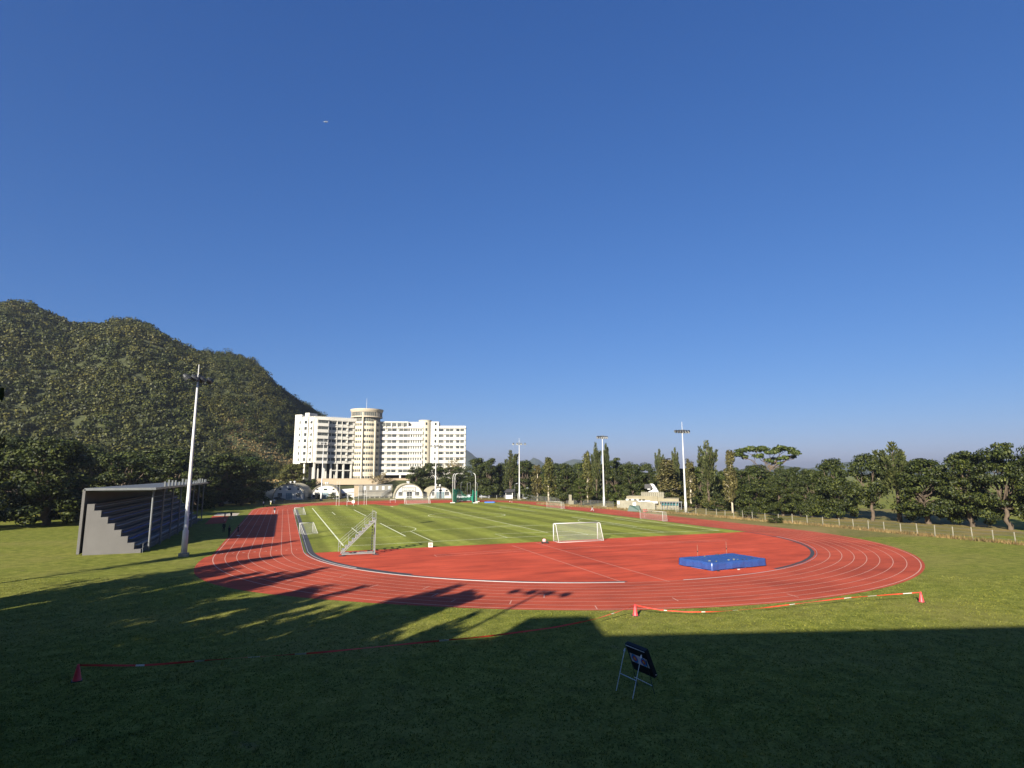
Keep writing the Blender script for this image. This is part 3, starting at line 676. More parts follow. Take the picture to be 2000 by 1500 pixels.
for n_, i in enumerate(order):
    c, ax, out, ww, hh, kk = WIN[i]; kk = kk if rk.random() < .7 else rk.randint(0, 2)
    if n_ < 100: m1 = MB(); win_mesh(m1, c, ax, out, ww, hh, kk); m1.build('window', [GL[kk], M['frame']], dorm)
    else:
        k0 = len(rest.m); win_mesh(rest, c, ax, out, ww, hh, kk)
        for j in range(k0, len(rest.m)): rest.m[j] = 1 if rest.m[j] == 1 else (0 if kk == 0 else 2)
tag(rest.build('window', [M['glass'], M['frame'], M['glass2']], dorm), kind='stuff')

# --- retaining wall under the terrace
rwall = MB(); pa, pb, pc = at(619, 940, 266), at(740, 940, 268.5), at(800, 940, 272)
for a, b in ((pa, pb), (pb, pc)): rwall.beam((a.x, a.y, 6.6), (b.x, b.y, 6.6), .8, 2.6); rwall.beam((a.x, a.y, 8.0), (b.x, b.y, 8.0), 1.1, .22)
e = at(611, 940, 284); rwall.beam((pa.x, pa.y, 6.6), (e.x, e.y, 6.6), .8, 2.6)
tag(rwall.build('retaining_wall', M['peach']), 'low peach retaining wall in front of the tower and columns of the dormitory', 'wall')

# ================================================================== HUTS
def hut(label, uL, uR, t, length, skew, signed=False, doorw=2.6, roofkey='hutroof'):
    a, b = at(uL, 975, t), at(uR, 975, t); W2 = (b-a).length/2; c = (a+b)/2
    w = Wing(Vector((c.x, c.y, 0)), skew); root = thing('arched_hut', label, 'hut', (c.x, c.y, 0))
    H = W2*1.0; n = 20
    prof = [(-W2*cos(pi*i/n)*1.0, H*sin(pi*i/n)**.85) for i in range(n+1)]
    fr = MB(); fr.add([w.p(x, 0, z) for x, z in prof], [tuple(range(n+1))]); 
    fr.build('end_wall', M['hutwhite'], root)
    fr = MB(); fr.add([w.p(x, length, z) for x, z in prof], [tuple(range(n, -1, -1))]); fr.build('rear_wall', M['hutwhite'], root)
    sh = MB(); k = n+1; ribs = 26; vs = []
    for j in range(ribs+1):
        y = -.35+(length+.35)*j/ribs; sc = 1.03 if j % 2 else 1.015
        vs += [w.p(x*sc, y, z*sc) for x, z in prof]
    sh.add(vs, [(j*k+i, j*k+i+1, (j+1)*k+i+1, (j+1)*k+i) for j in range(ribs) for i in range(n)])
    s0 = len(sh.v); sh.add([w.p(x*1.03, -.35, z*1.03) for x, z in prof]+[w.p(x*.97, -.35, z*.97) for x, z in prof], [(i, i+1, k+i+1, k+i) for i in range(n)])
    sh.build('roof_shell', M[roofkey], root)
    rd = MB(); rd.tube([w.p(x*1.0, -.37, z*1.0) for x, z in prof], .09, 5); rd.build('arch_trim', M['darksteel'], root)
    def opening(nm, x, z, ww, hh, mat, cols=2):
        f = MB(); w.box(f, x-ww/2-.08, x+ww/2+.08, -.06, .02, z-.08, z+hh+.08); fo = f.build(nm, M['white'], root)
        g_ = MB(); 
        for i in range(cols):
            x0 = x-ww/2+ww*i/cols+.05; w.box(g_, x0, x0+ww/cols-.1, -.09, -.05, z, z+hh)
        g_.build('pane' if nm == 'window' else 'door_leaf', M[mat], fo)
        return fo
    opening('door', 0 if not signed else .2, .1, doorw, 2.5, 'glass' if doorw < 2.5 else 'door', 2 if doorw < 2.5 else 4)
    for sx in (-1, 1):
        opening('window', sx*W2*.58, 1.15, 1.7, 1.5, 'glass', 3)
        if not signed: opening('window', sx*W2*.56, H*.62, .9, .6, 'glass', 1)
    if not signed: opening('window', 0, H*.62, 1.4, .6, 'glass', 1)
    for y in (1.2, length*.55): vt = MB(); q = w.p(0, y, H*1.02); vt.lathe((q.x, q.y, 0), [(.28, q.z-.1), (.28, q.z+.45), (.5, q.z+.5), (.42, q.z+.85), (.05, q.z+.95)], 10); vt.build('roof_vent_or_post', M['white'], root)
    if signed:
        sb = MB(); w.box(sb, -2.7, 2.6, -.10, -.02, H*.47, H*.76); so_ = sb.build('name_board', M['hutwhite'], root)
        fr2 = MB()
        for x0, x1, z0, z1 in ((-2.75, 2.65, H*.76, H*.775), (-2.75, 2.65, H*.455, H*.47), (-2.75, -2.67, H*.46, H*.77), (2.57, 2.65, H*.46, H*.77)): w.box(fr2, x0-.04, x1+.04, -.16, -.05, z0-.05, z1+.05)
        fr2.build('board_frame', M['darksteel'], so_)
        rr = random.Random(3)
        for i in range(5):                                     # the five characters of the upper line, as dark brush strokes
            tx = MB(); cx = -1.75+i*.86; z0 = H*.625
            for q in range(3): w.box(tx, cx-.22, cx+.22, -.13, -.09, z0+q*.17, z0+q*.17+.09)
            w.box(tx, cx-.06, cx+.06, -.135, -.09, z0-.06, z0+.48); tx.build('character', M['darksteel'], so_)
        for x0, x1 in ((-2.3, -.55), (-.3, .9), (1.1, 2.1)):   # the three words of the lower line
            tx = MB(); w.box(tx, x0, x1, -.125, -.09, H*.515, H*.515+.06); x = x0
            while x < x1-.1: w.box(tx, x, x+.11, -.13, -.09, H*.515, H*.515+rr.uniform(.26, .40)); x += .16
            tx.build('lettering', M['darksteel'], so_)
    return root, w, W2, H
hut('white arched hut with a framed name board over its door', 770.5, 826, 246, 17, rad(14), True, 2.2)
hut('white arched hut with a blue slatted door beside the throwing cage', 838, 882, 246, 19, rad(17), False, 3.4)
hut('sunlit arched hut behind the hedge, below the retaining wall', 607.5, 662, 243, 12, rad(10))
hut('shaded arched hut in the middle of the left straight\'s end', 533.5, 595, 236, 12, rad(4))
hut('shaded arched hut half hidden under the big dark tree', 481, 523, 236, 13, rad(-16))
# linking porch between the two pale huts
# corrugated two-storey cabin block with outside stairs
cA, cB = at(700, 975, 249), at(765.5, 975, 252); cw = Wing(Vector((cA.x, cA.y, 0)), math.atan2((cB-cA).dot(fwh), (cB-cA).dot(rth))); CL = (cB-cA).length
cab = thing('cabin_block', 'two-storey corrugated grey cabin block with outside stairs beside the hut with the name board', 'building', tuple(cA.to_2d())+(0,))
zc = zz(730, 947.5, 250); mb = MB(); cw.box(mb, 0, CL, 0, 6, .6, zc)
for i in range(int(CL/.34)): cw.box(mb, i*.34, i*.34+.15, -.06, 0, .6, zc-.1)
mb.build('wall', M['corr'], cab)
m1 = MB(); cw.box(m1, -1.9, 0, .2, 6, .6, zc+.1); m1.build('end_wall', M['peach'], cab)
m1 = MB(); cw.box(m1, -2, CL+.1, -.15, 6.1, zc, zc+.16); cw.box(m1, 0, CL, -.2, 0, zc*.53, zc*.53+.18); m1.build('roof', M['galv'], cab)
for i in range(5):
    x = 1.9+i*2.55; m1 = MB(); cw.box(m1, x, x+1.1, -.12, -.05, zc*.62, zc*.92); fo = m1.build('window', M['white'], cab)
    m2 = MB(); cw.box(m2, x+.1, x+1.0, -.15, -.11, zc*.64, zc*.76); cw.box(m2, x+.1, x+1.0, -.15, -.11, zc*.78, zc*.9); m2.build('pane', M['lamp'], fo)
m1 = MB()
for i in range(13): cw.box(m1, CL-4.4+i*.30, CL-4.1+i*.30, -1.3, -.2, .5+i*.22, .58+i*.22)
for y in (-1.3, -.2):
    for dz in (0, .5, 1.0): m1.beam(cw.p(CL-4.4, y, .5+dz), cw.p(CL-.4, y, 3.3+dz), .06)
    for i in range(6): m1.beam(cw.p(CL-4.2+i*.75, y, .55+i*.53), cw.p(CL-4.2+i*.75, y, 1.6+i*.53), .05)
m1.build('stairs', M['galv'], cab)
m1 = MB()
for i in range(8): cw.box(m1, .4+i*2, .9+i*2, .3, 1.2, -.2, .6)
m1.build('footing', M['concrete'], cab)
# white low house between
hA, hB = at(661, 968, 252), at(692, 968, 252); hw = Wing(Vector((hA.x, hA.y, 0)), 0); HL = (hB-hA).length; z0 = zz(675, 962, 252); z1_ = zz(675, 953.5, 252)
hs = thing('white_shed', 'low white shed with a shallow pitched roof left of the corrugated cabin block', 'shed', tuple(hA.to_2d())+(0,))
m1 = MB(); hw.box(m1, .6, HL, 0, 4, 0, z0); m1.build('wall', M['hutwhite'], hs)
m1 = MB(); vs = [hw.p(-1, -.5, z0-.5), hw.p(HL+.2, -.5, z0+.1), hw.p(HL+.2, 3, z1_), hw.p(.4, 3, z1_-.5), hw.p(HL+.2, 4.4, z0+.1), hw.p(-1, 4.4, z0-.5)]
m1.add(vs, [(0, 1, 2, 3), (3, 2, 4, 5), (0, 3, 5), (1, 4, 2), (0, 5, 4, 1)]); m1.build('roof', M['white'], hs)
for x in (1.5, 4.2): m1 = MB(); hw.box(m1, x, x+1.5, -.05, .02, z0-1.4, z0-.7); m1.build('window', M['glass'], hs)
m1 = MB(); hw.box(m1, -2.2, .6, -1.5, 1.5, 0, 2.6); tag(m1.build('cream_cupboard', M['cream2']), 'cream storage box between the hedge and the white shed', 'box')

# ================================================================== CLUBHOUSE on the right
ck = at(1239, 1000, 163); CW_ = Wing(Vector((*at(1207, 1000, 171).to_2d(), 0)), rad(-19))
cl = thing('clubhouse', 'sand-coloured clubhouse with a scalloped parapet and white fin shaped tower', 'building', tuple(CW_.o.to_2d())+(0,))
kx = lambda u: ((u-1203)/FPX*166)/cos(rad(19))*1.0
def zc_(v_, t=166): return zz(1260, v_, t)
m1 = MB()
CW_.box(m1, 0, kx(1240), -1.5, -1.2, 0, zc_(978)); CW_.box(m1, kx(1240), kx(1268), -1.5, -1.2, 0, zc_(981)); CW_.box(m1, kx(1268), kx(1272), -1.55, -1.2, 0, zc_(983))
for i in range(14): CW_.box(m1, .3+i*.72, .36+i*.72, -1.55, -1.48, 0, zc_(979))
m1.build('yard_wall', M['concrete'], cl)
m1 = MB(); CW_.box(m1, kx(1219), kx(1275), .5, 7, 0, zc_(970)); CW_.box(m1, kx(1284), kx(1313), .3, 7, 0, zc_(974)); CW_.box(m1, kx(1275), kx(1286), .8, 7, 0, zc_(972))
m1.build('wall', M['tan'], cl)
m1 = MB(); CW_.box(m1, kx(1218), kx(1243), .2, .6, zc_(979), zc_(975.5)); CW_.box(m1, kx(1240), kx(1262), .1, .6, zc_(981), zc_(978)); CW_.box(m1, kx(1258), kx(1276), -.6, .6, zc_(983.5), zc_(979.5)); m1.build('canopy', M['white'], cl)
for u in (1223, 1233, 1241, 1248): m1 = MB(); CW_.box(m1, kx(u), kx(u)+.75, .1, .22, zc_(979), zc_(976)); m1.build('window', M['glass'], cl)
for i in range(11):                                              # scalloped parapet
    u = 1246+i*3.75; m1 = MB(); q = CW_.p(kx(u)+.25, 1.2, 0)
    m1.lathe((q.x, q.y, 0), [(.33, zc_(972.5)), (.36, zc_(971.5)), (.33, zc_(970.5)), (.31, zc_(963.5)), (.38, zc_(962.5)), (.05, zc_(961.2))], 10); m1.build('parapet_scallop', M['concrete'], cl)
m1 = MB(); CW_.box(m1, kx(1245), kx(1285), 1.4, 5, zc_(972), zc_(963.5)); m1.build('parapet', M['shadeslot'], cl)  # dark colour stands in for the shade between the scallops
m1 = MB()                                                        # swept white fin tower
fin = [(1257, 963), (1259, 960.5), (1264, 958.6), (1267, 956), (1265.5, 951), (1263, 946.5), (1261, 945.5), (1266, 945.2), (1269, 947.5), (1273, 954), (1277.5, 963)]
pr = [(kx(u), zc_(v_)) for u, v_ in fin]; k = len(pr)
m1.add([CW_.p(x, 2.2, z) for x, z in pr]+[CW_.p(x, 4.2, z) for x, z in pr], [tuple(range(k)), tuple(range(2*k-1, k-1, -1))]+[(i, k+i, k+(i+1) % k, (i+1) % k) for i in range(k)])
CW_.box(m1, kx(1256.5), kx(1262), 2.4, 4.0, zc_(957), zc_(955.3)); m1.build('fin_tower', M['white'], cl)
m1 = MB(); CW_.box(m1, kx(1251.5), kx(1264.5), 2.6, 3.6, zc_(955.2), zc_(946.3)); m1.build('louvre', M['roofgrey'], cl)
m1 = MB(); CW_.box(m1, kx(1282), kx(1312), .12, .25, zc_(987.5), zc_(981)); m1.build('glazing', M['teal'], cl)
m1 = MB()
for i in range(8): CW_.box(m1, kx(1282+i*5), kx(1282+i*5)+.14, -.8, -.6, 0, zc_(980))
CW_.box(m1, kx(1279), kx(1319), -.9, -.6, zc_(981), zc_(980)); CW_.box(m1, kx(1279), kx(1319), -.9, 1, zc_(980.2), zc_(979.7)); m1.build('porch_frame', M['galv'], cl)
m1 = MB()
for i in range(17): CW_.box(m1, kx(1273+i*2.6), kx(1273+i*2.6)+.13, -1.4, -1.2, 0, zc_(989+(i % 3)))
CW_.box(m1, kx(1296), kx(1312), -.5, -.3, 0, zc_(988)); m1.build('railing', M['concrete'], cl)
for u0, u1, v0, v1 in ((1204, 1208.5, 986, 980), (1232, 1238, 989.5, 982)): m1 = MB(); CW_.box(m1, kx(u0), kx(u1), -1.62, -1.56, zc_(v0), zc_(v1)); m1.build('notice_board', M['white'], cl)
# green tarpaulin cover on the grass in front
gp = gnd(1239, 998.5); gt = MB(); wv = Wing(Vector((gp.x, gp.y, 0)), rad(-19)); L2 = 1.75
vs = [wv.p(-L2, -.8, 0), wv.p(L2, -.8, 0), wv.p(L2, 1.2, 0), wv.p(-L2, 1.2, 0), wv.p(-L2*.72, -.35, 1.5), wv.p(L2*.76, -.35, 1.5), wv.p(L2*.74, .8, 1.5), wv.p(-L2*.7, .8, 1.5), wv.p(0, -.25, 1.42), wv.p(0, .8, 1.42)]
gt.add(vs, [(0, 3, 2, 1), (0, 1, 5, 8, 4), (2, 3, 7, 9, 6), (0, 4, 7, 3), (1, 2, 6, 5), (4, 8, 9, 7), (8, 5, 6, 9)])
tag(gt.build('covered_stack', M['green']), 'dark green tarpaulin covering a stack in front of the clubhouse yard wall', 'tarpaulin')
kk_ = MB(); q = gnd(1256, 1000.5)
for i in range(7): kk_.tube([(q.x+i*.16, q.y+R.uniform(-.2, .2), 0), (q.x+i*.2+.3, q.y+R.uniform(-.3, .3), R.uniform(.4, .9))], .05, 5, m=i % 2)
tag(kk_.build('barrier_pile', [M['cone'], M['darksteel']]), 'pile of red and dark barriers right of the green tarpaulin', 'barriers')
tr_ = MB(); q = gnd(1322, 1001)
for a, b in (((-.55, 0, 0), (0, 0, 1.7)), ((.55, 0, 0), (0, 0, 1.7)), ((0, .6, 0), (0, 0, 2.6))): tr_.beam(Vector(a)+q, Vector(b)+q, .12)
tag(tr_.build('timber_trestle', M['concrete']), 'pale trestle of leaning props between the clubhouse and the tall mast', 'trestle')
# gate house by the far track
gh = Wing(Vector((*at(987.5, 975, 240).to_2d(), 0)), rad(-4)); ghs = thing('gate_hut', 'small white kiosk with a dark pitched roof beside the far bend', 'kiosk', tuple(gh.o.to_2d())+(0,))
m1 = MB(); gh.box(m1, 0, 2.9, 0, 2.4, 0, 2.7); m1.build('wall', M['white'], ghs)
m1 = MB(); gh.box(m1, .15, 2.6, -.05, .05, 1.5, 2.4); m1.build('window', M['glass'], ghs)
m1 = MB(); vs = [gh.p(-.7, -.7, 2.6), gh.p(3.3, -.7, 2.6), gh.p(3.7, 1.2, 3.8), gh.p(.3, 1.2, 3.8), gh.p(4.1, 3, 2.6), gh.p(-.2, 3, 2.6)]; m1.add(vs, [(0, 1, 2, 3), (3, 2, 4, 5), (1, 4, 2), (0, 3, 5), (0, 5, 4, 1)]); m1.build('roof', M['roofgrey'], ghs)
# small pale wall piece among the trees
q = at(1116, 980, 196); m1 = MB(); m1.prism([(q.x-.9, q.y-.3), (q.x+.6, q.y-.5), (q.x+.7, q.y+.6), (q.x-.8, q.y+.7)], 0, 1.2); m1.prism([(q.x-.75, q.y-.15), (q.x+.0, q.y-.3), (q.x+.1, q.y+.4), (q.x-.7, q.y+.5)], 1.2, 3.1)
tag(m1.build('stone_marker', M['concrete']), 'small white stepped block among the trunks right of the far portable goal', 'block')

# ================================================================== FLOODLIGHT MASTS
def make_mast(nl, spread, spike, label, P, rz, h):
    root = thing('floodlight_mast', label, 'floodlight', P, 0, 'floodlight masts around the field'); x0, y0 = P[0], P[1]
    m1 = MB(); m1.tube([(x0, y0, 0), (x0, y0, h*.14), (x0, y0, h*.145), (x0, y0, h*.55), (x0, y0, h)], [.36, .34, .26, .19, .11], 12)
    m1.build('pole', M['white'], root, True)
    m1 = MB(); m1.box((x0, y0, .2), (1.1, 1.1, .4)); m1.build('base', M['concrete'], root)
    c, s_ = cos(rz), sin(rz)
    m1 = MB(); m1.beam((x0-c*spread, y0-s_*spread, h), (x0+c*spread, y0+s_*spread, h), .14); m1.beam((x0-c*spread*.5, y0-s_*spread*.5, h+.5), (x0+c*spread*.5, y0+s_*spread*.5, h+.5), .10)
    m1.tube([(x0, y0, h-.3), (x0, y0, h+.6)], .16, 8); m1.build('crossarm', M['galv'], root)
    if spike: m1 = MB(); m1.tube([(x0, y0, h+.5), (x0, y0, h+spike)], [.07, .05], 6); m1.build('lightning_rod', M['white'], root)
    for i in range(nl):
        f = -1+2*i/(nl-1); px, py = x0+c*spread*f, y0+s_*spread*f
        a = math.atan2(50-y0, 0-x0)+f*.35; d = Vector((cos(a), sin(a), -.9)).normalized(); ctr = Vector((px, py, h+.12))
        m1 = MB(); m1.tube([ctr-d*.42, ctr-d*.1, ctr+d*.30], [.16, .36, .46], 10); m1.tube([ctr, (px, py, h)], .05, 5)
        lo = m1.build('lamp', M['darksteel'], root)
        m1 = MB(); m1.tube([ctr+d*.30, ctr+d*.33], .42, 10); m1.build('lamp_glass', M['lamp'], lo)
    return root
def mast_px(u, v_, vtop, nl, spread, spike, label, ang):
    P = gnd(u, v_); t = depth(P); h = at(u, vtop, t).z; return make_mast(nl, spread, spike, label, (P.x, P.y, 0), ang, h)
va = -YAW
mast_px(1340, 1003, 843.5, 6, 1.85, 2.6, 'tallest white floodlight mast at the right, six dark lamps and a rod on top', va+.25)
mast_px(1180, 990.5, 854.5, 6, 1.5, 0, 'white floodlight mast left of the clubhouse, six dark lamps and no rod', va+.3)
mast_px(1014.5, 976, 867.5, 4, 2.3, 2.4, 'white floodlight mast behind the far bend with a rod and four spread lamps', va)
mast_px(850, 974, 871.5, 4, 1.9, 0, 'white floodlight mast in front of the hut with the blue door', va)
mast_px(627, 978, 866.5, 4, 2.1, 2.2, 'white floodlight mast in front of the sunlit hut and the left wing', va)
make_mast(4, 1.7, 2.0, 'white floodlight mast beside the left straight', (-50.6, .5, 0), va+1.15, 22.4)
hh = 20.6; q = Vector((-18.5, -36.9, 0))-Vector((sin(SUN_AZ+pi), cos(SUN_AZ+pi), 0))*(hh/math.tan(SUN_EL))
make_mast(4, 2.3, 0, 'white floodlight mast among the trees behind the viewing terrace', (q.x, q.y, 0), rad(-40), hh)

# ================================================================== GOALS
def goal(label, cL, cR, h, d_top, d_bot, r=.06, net='netw', group=None, cat='goal', name='football_goal', flat=False):
    """posts at cL and cR, the net runs back to the right-hand side of the vector cL->cR"""
    cL, cR = Vector(cL), Vector(cR); x = (cR-cL).normalized(); b = Vector((x.y, -x.x, 0)); c = (cL+cR)/2
    root = thing(name, label, cat, c, 0, group); Z = Vector((0, 0, 1))
    for q in (cL, cR): m1 = MB(); m1.tube([q, q+Z*h], r, 8); m1.build('post', M['white'], root, True)
    m1 = MB(); m1.tube([cL+Z*h, cR+Z*h], r, 8); m1.build('crossbar', M['white'], root, True)
    for q in (cL, cR):
        m1 = MB()
        if d_top > 0: m1.tube([q+Z*h, q+Z*h*.985+b*d_top], r*.7, 6)
        m1.tube([q+Z*h*.985+b*d_top, q+b*d_top+Z*(h*.93)+b*.12, q+b*d_bot], r*.7, 6); m1.tube([q, q+b*d_bot], r*.6, 6); m1.build('side_stay', M['white'], root, True)
    m1 = MB(); m1.tube([cL+b*d_bot, cR+b*d_bot], r*.7, 6); m1.build('back_bar', M['white'], root, True)
    m1 = MB(); A = [cL+Z*h, cL+Z*h*.98+b*d_top, cL+b*d_bot, cL]; B = [cR+Z*h, cR+Z*h*.98+b*d_top, cR+b*d_bot, cR]; n = 10
    for i in range(n):
        f0, f1 = i/n, (i+1)/n; bl = lambda k, f: A[k].lerp(B[k], f); sag = lambda f: b*(-.25*sin(pi*f))
        m1.poly([bl(0, f0), bl(0, f1), bl(1, f1), bl(1, f0)]); m1.poly([bl(1, f0), bl(1, f1), (bl(1, f1)+bl(2, f1))/2+sag(f1), (bl(1, f0)+bl(2, f0))/2+sag(f0)]); m1.poly([(bl(1, f0)+bl(2, f0))/2+sag(f0), (bl(1, f1)+bl(2, f1))/2+sag(f1), bl(2, f1), bl(2, f0)])
    m1.poly(A); m1.poly(B); m1.build('net', M[net], root)
    return root
gl_, gr_ = gnd(1081.3, 1057), gnd(1167.3, 1053.3)
goal('large white goal with a net parked across the edge of the red apron', gl_, gr_, 2.58, .85, 2.0, .075)
f0, f1 = gnd(790, 984.5), gnd(836.8, 983)
goal('far white goal standing on the grass in front of the huts', f0, f1, 2.4, .6, 1.8, .07)
# low portable goals at the touchlines
goal('portable goal lying beside the left straight, nearer of two', gnd(584.5, 1042.2), gnd(610.5, 1040.2), 1.75, .2, 2.0, .04, group='portable goals at the touchlines')
goal('portable goal lying beside the left straight, farther of two', gnd(574.5, 1005.2), gnd(592, 1004.4), 1.7, .2, 2.0, .04, group='portable goals at the touchlines')
goal('portable goal on the right touchline near the clubhouse', gnd(1294.5, 1018.3), gnd(1250.5, 1013.8), 2.0, .9, 1.4, .032, group='portable goals at the touchlines')
goal('portable goal on the right touchline in front of the pale trunks', gnd(1096, 994), gnd(1068, 992), 2.0, .9, 1.5, .032, group='portable goals at the touchlines')
# slim post frames on the far left of the grass
def postframe(label, us, v0, v1, bars, octo=False):
    P = gnd(us[0], v0); t = depth(P); root = thing('post_frame', label, 'posts', (P.x, P.y, 0)); r = .05; 
    for u in us: q = at(u, v0, t); m1 = MB(); m1.tube([(q.x, q.y, 0), (q.x, q.y, at(u, v1, t).z)], r, 6); m1.build('post', M['white'], root)
    for vb in bars:
        a, b = at(us[0], vb, t), at(us[-1], vb, t); m1 = MB(); m1.tube([(a.x, a.y, a.z), (b.x, b.y, a.z)], r, 6); m1.build('crossbar', M['white'], root)
    if octo:
        m1 = MB(); pts = [(680, 976), (679.5, 969), (682, 966.5), (689, 966.5), (691.5, 969), (691.5, 976), (689, 979.5), (682, 979.5), (680, 976)]; m1.tube([at(a, b, t) for a, b in pts], r*1.3, 6); m1.build('hoop', M['white'], root)
        m1 = MB(); q = at(690, 980, t); m1.box(q, (.9, .12, .9), va); m1.build('pad', M['tapewhite'], root)
postframe('pair of tall thin posts farthest left on the far grass', (656.5, 662), 988, 940, (974,))
postframe('thin post frame holding a white octagonal hoop on the far grass', (677.5, 690.5), 988, 962, (964, 979.5), True)
postframe('set of thin posts with one crossbar right of the octagonal hoop', (699.5, 711, 715.5), 986.5, 952, (965,))
# hurdle
P = gnd(767, 982); hd = thing('hurdle', 'white hurdle on the far bend left of the far goal', 'hurdle', P)
m1 = MB(); 
for dx in (-.9, .9): q = P+rth*dx; m1.beam(q, q+Vector((0, 0, 1.05)), .06); m1.beam(q, q+fwh*.7, .06)
m1.build('leg', M['white'], hd); m1 = MB(); m1.beam(P-rth*1.0+Vector((0, 0, 1.05)), P+rth*1.0+Vector((0, 0, 1.05)), .04, .12); m1.build('bar', M['white'], hd)

# ================================================================== THROWING CAGE
P = gnd(908, 980); cg = thing('throwing_cage', 'tall throwing cage of curved posts hung with green netting', 'cage', P)
t0 = depth(gnd(885.5, 982.5))
def cpost(u, v0, vt, t, lean, r=.11):
    q = at(u, v0, t); zt_ = at(u, vt, t).z; q.z = 0; d = rth*lean
    m1 = MB(); m1.tube([q, q+Vector((0, 0, zt_*.86)), q+Vector((0, 0, zt_*.95))+d*.25, q+Vector((0, 0, zt_))+d], r, 8); m1.build('post', M['galv' if r < .1 else 'white'], cg, True)
    m1 = MB(); m1.box((q.x, q.y, .12), (1.7, .5, .24), va); m1.build('foot', M['white'], cg); return q
pA = cpost(884, 982, 924.5, t0, .75); pB = cpost(888, 980, 924.5, t0+4, .75); pC = cpost(928.5, 982, 924, t0-1, -.7); 
pD = cpost(932, 980, 941.5, t0+8, -.5, .09); pE = cpost(900, 978.5, 941, t0+14, .4, .08); pF = cpost(912.5, 978.5, 943, t0+16, .3, .08); pG = cpost(918.5, 978.5, 941.5, t0+15, -.3, .08)
def net(pts_top, pts_bot, nm='net', mat='cagenet'):
    m1 = MB(); k = len(pts_top); m1.add(pts_top+pts_bot, [(i, i+1, k+i+1, k+i) for i in range(k-1)]); m1.build(nm, M[mat], cg)
Z = Vector((0, 0, 1))
def fold(p, q, n, amp): 
    d = (q-p); nn = Vector((-d.y, d.x, 0)).normalized(); return [p.lerp(q, i/n)+nn*(amp*(i % 2)) for i in range(n+1)]
a0 = pA+rth*.3; a1 = pB+rth*.9+fwh*1.0
net([p+Z*(5.0-.8*i/8) for i, p in enumerate(fold(a0, a1, 8, .35))], fold(a0, a1, 8, .5)); net([p+Z*4.6 for p in fold(a0+rth*.15, a1+rth*.1, 5, .3)], fold(a0+rth*.2, a1+rth*.2, 5, .4))
c0 = pC-rth*.9; c1 = pC-rth*.1+fwh*2
net([p+Z*(4.6-.9*i/6) for i, p in enumerate(fold(c0, c1, 6, .35))], fold(c0, c1, 6, .5)); net([p+Z*3.9 for p in fold(c0+rth*.2, c1, 5, .3)], fold(c0, c1, 5, .4))
tp = [a1+Z*5.2, pE.lerp(a1, .5)+Z*4.3, pE+Z*4.4, pE.lerp(pF, .35)+Z*2.7, pF+Z*1.9, pG+Z*1.6, pG.lerp(pD, .5)+Z*2.5, pD+Z*4.2]; bt = [a1, pE.lerp(a1, .5), pE, pE.lerp(pF, .35), pF, pG, pG.lerp(pD, .5), pD]
net(tp, [p+Z*.0 for p in bt]); net([p+Z*1.3 for p in bt], [p+rth*.2 for p in bt])
m1 = MB()
for a, b in ((pA+Z*7.6, pB+Z*7.6), (pB+Z*8.8, pB+Z*7.0+rth*.6)): m1.tube([a, b], .06, 5)
m1.tube([bt[0]+Z*.1, pE+Z*.1, pF+Z*.1, pG+Z*.1, pD+Z*.1], .12, 5); m1.build('brace', M['galv'], cg)
q = gnd(957, 982); m1 = MB(); bx = Wing(Vector((q.x, q.y, 0)), rad(2)); bx.box(m1, -1.9, 1.6, -.9, 1.2, 0, .42); bx.box(m1, 1.45, 2.0, -.7, .8, 0, .36, 1)
tag(m1.build('landing_pad', [M['blueside'], M['darksteel']]), 'small bright blue pad lying on the grass right of the throwing cage', 'mat')

# ================================================================== MOBILE STAND (stairs on a frame)
A, B = gnd(667, 1085.5), gnd(731.5, 1082.5); fx = (B-A).normalized(); fy = Vector((-fx.y, fx.x, 0)); Wd, Hs = 1.25, 4.35; Lx = (B-A).length
stt = thing('timekeeper_stairs', 'grey metal stair stand with white zigzag treads at the edge of the red apron', 'stairs', A)
def sp_(x, y, z): return A+fx*x+fy*y+Vector((0, 0, z))
for y in (0, Wd):
    m1 = MB(); m1.beam(sp_(0, y, .22), sp_(Lx+.1, y, Hs), .07, .13); m1.build('stringer', M['stairs'], stt)
    m1 = MB(); m1.beam(sp_(Lx, y, 0), sp_(Lx, y, Hs-.1), .12); m1.build('upright', M['stairs'], stt)
    m1 = MB(); m1.beam(sp_(0, y, .16), sp_(Lx, y, .16), .11); m1.build('base_beam', M['stairs'], stt)
m1 = MB()
for x in (.1, Lx-.1): m1.beam(sp_(x, 0, .16), sp_(x, Wd, .16), .12)
for i in range(1, 7): m1.beam(sp_(Lx, 0, .3+i*.58), sp_(Lx, Wd, .3+i*.58), .06)
m1.build('cross_tie', M['galv'], stt)
ns = 10
for i in range(ns):
    x0 = Lx*i/ns; z0 = .32+(Hs-.2)*i/ns+.12; m1 = MB()
    m1.beam(sp_(x0+.2, -.1, z0+.30), sp_(x0+.2, Wd+.1, z0+.30), .30, .04); m1.beam(sp_(x0, -.09, z0+.30), sp_(x0, -.09, z0-.04), .09, .09); m1.beam(sp_(x0-.02, -.09, z0), sp_(x0-.16, -.09, z0-.16), .08)
    m1.build('tread', M['alu'], stt)
m1 = MB()
for dz in (.55, .95, 1.35):
    m1.tube([sp_(-.35, Wd, .35+dz), sp_(Lx-.1, Wd, Hs+dz*.75)], .022, 5)
for i in range(5): m1.tube([sp_(Lx*(i/4.2)-.1, Wd, .3+Hs*i/4.2), sp_(Lx*(i/4.2)-.1, Wd, 1.55+Hs*.97*i/4.2)], .022, 5)
m1.tube([sp_(-.35, Wd, .3), sp_(-.35, Wd, 1.7)], .03, 5)
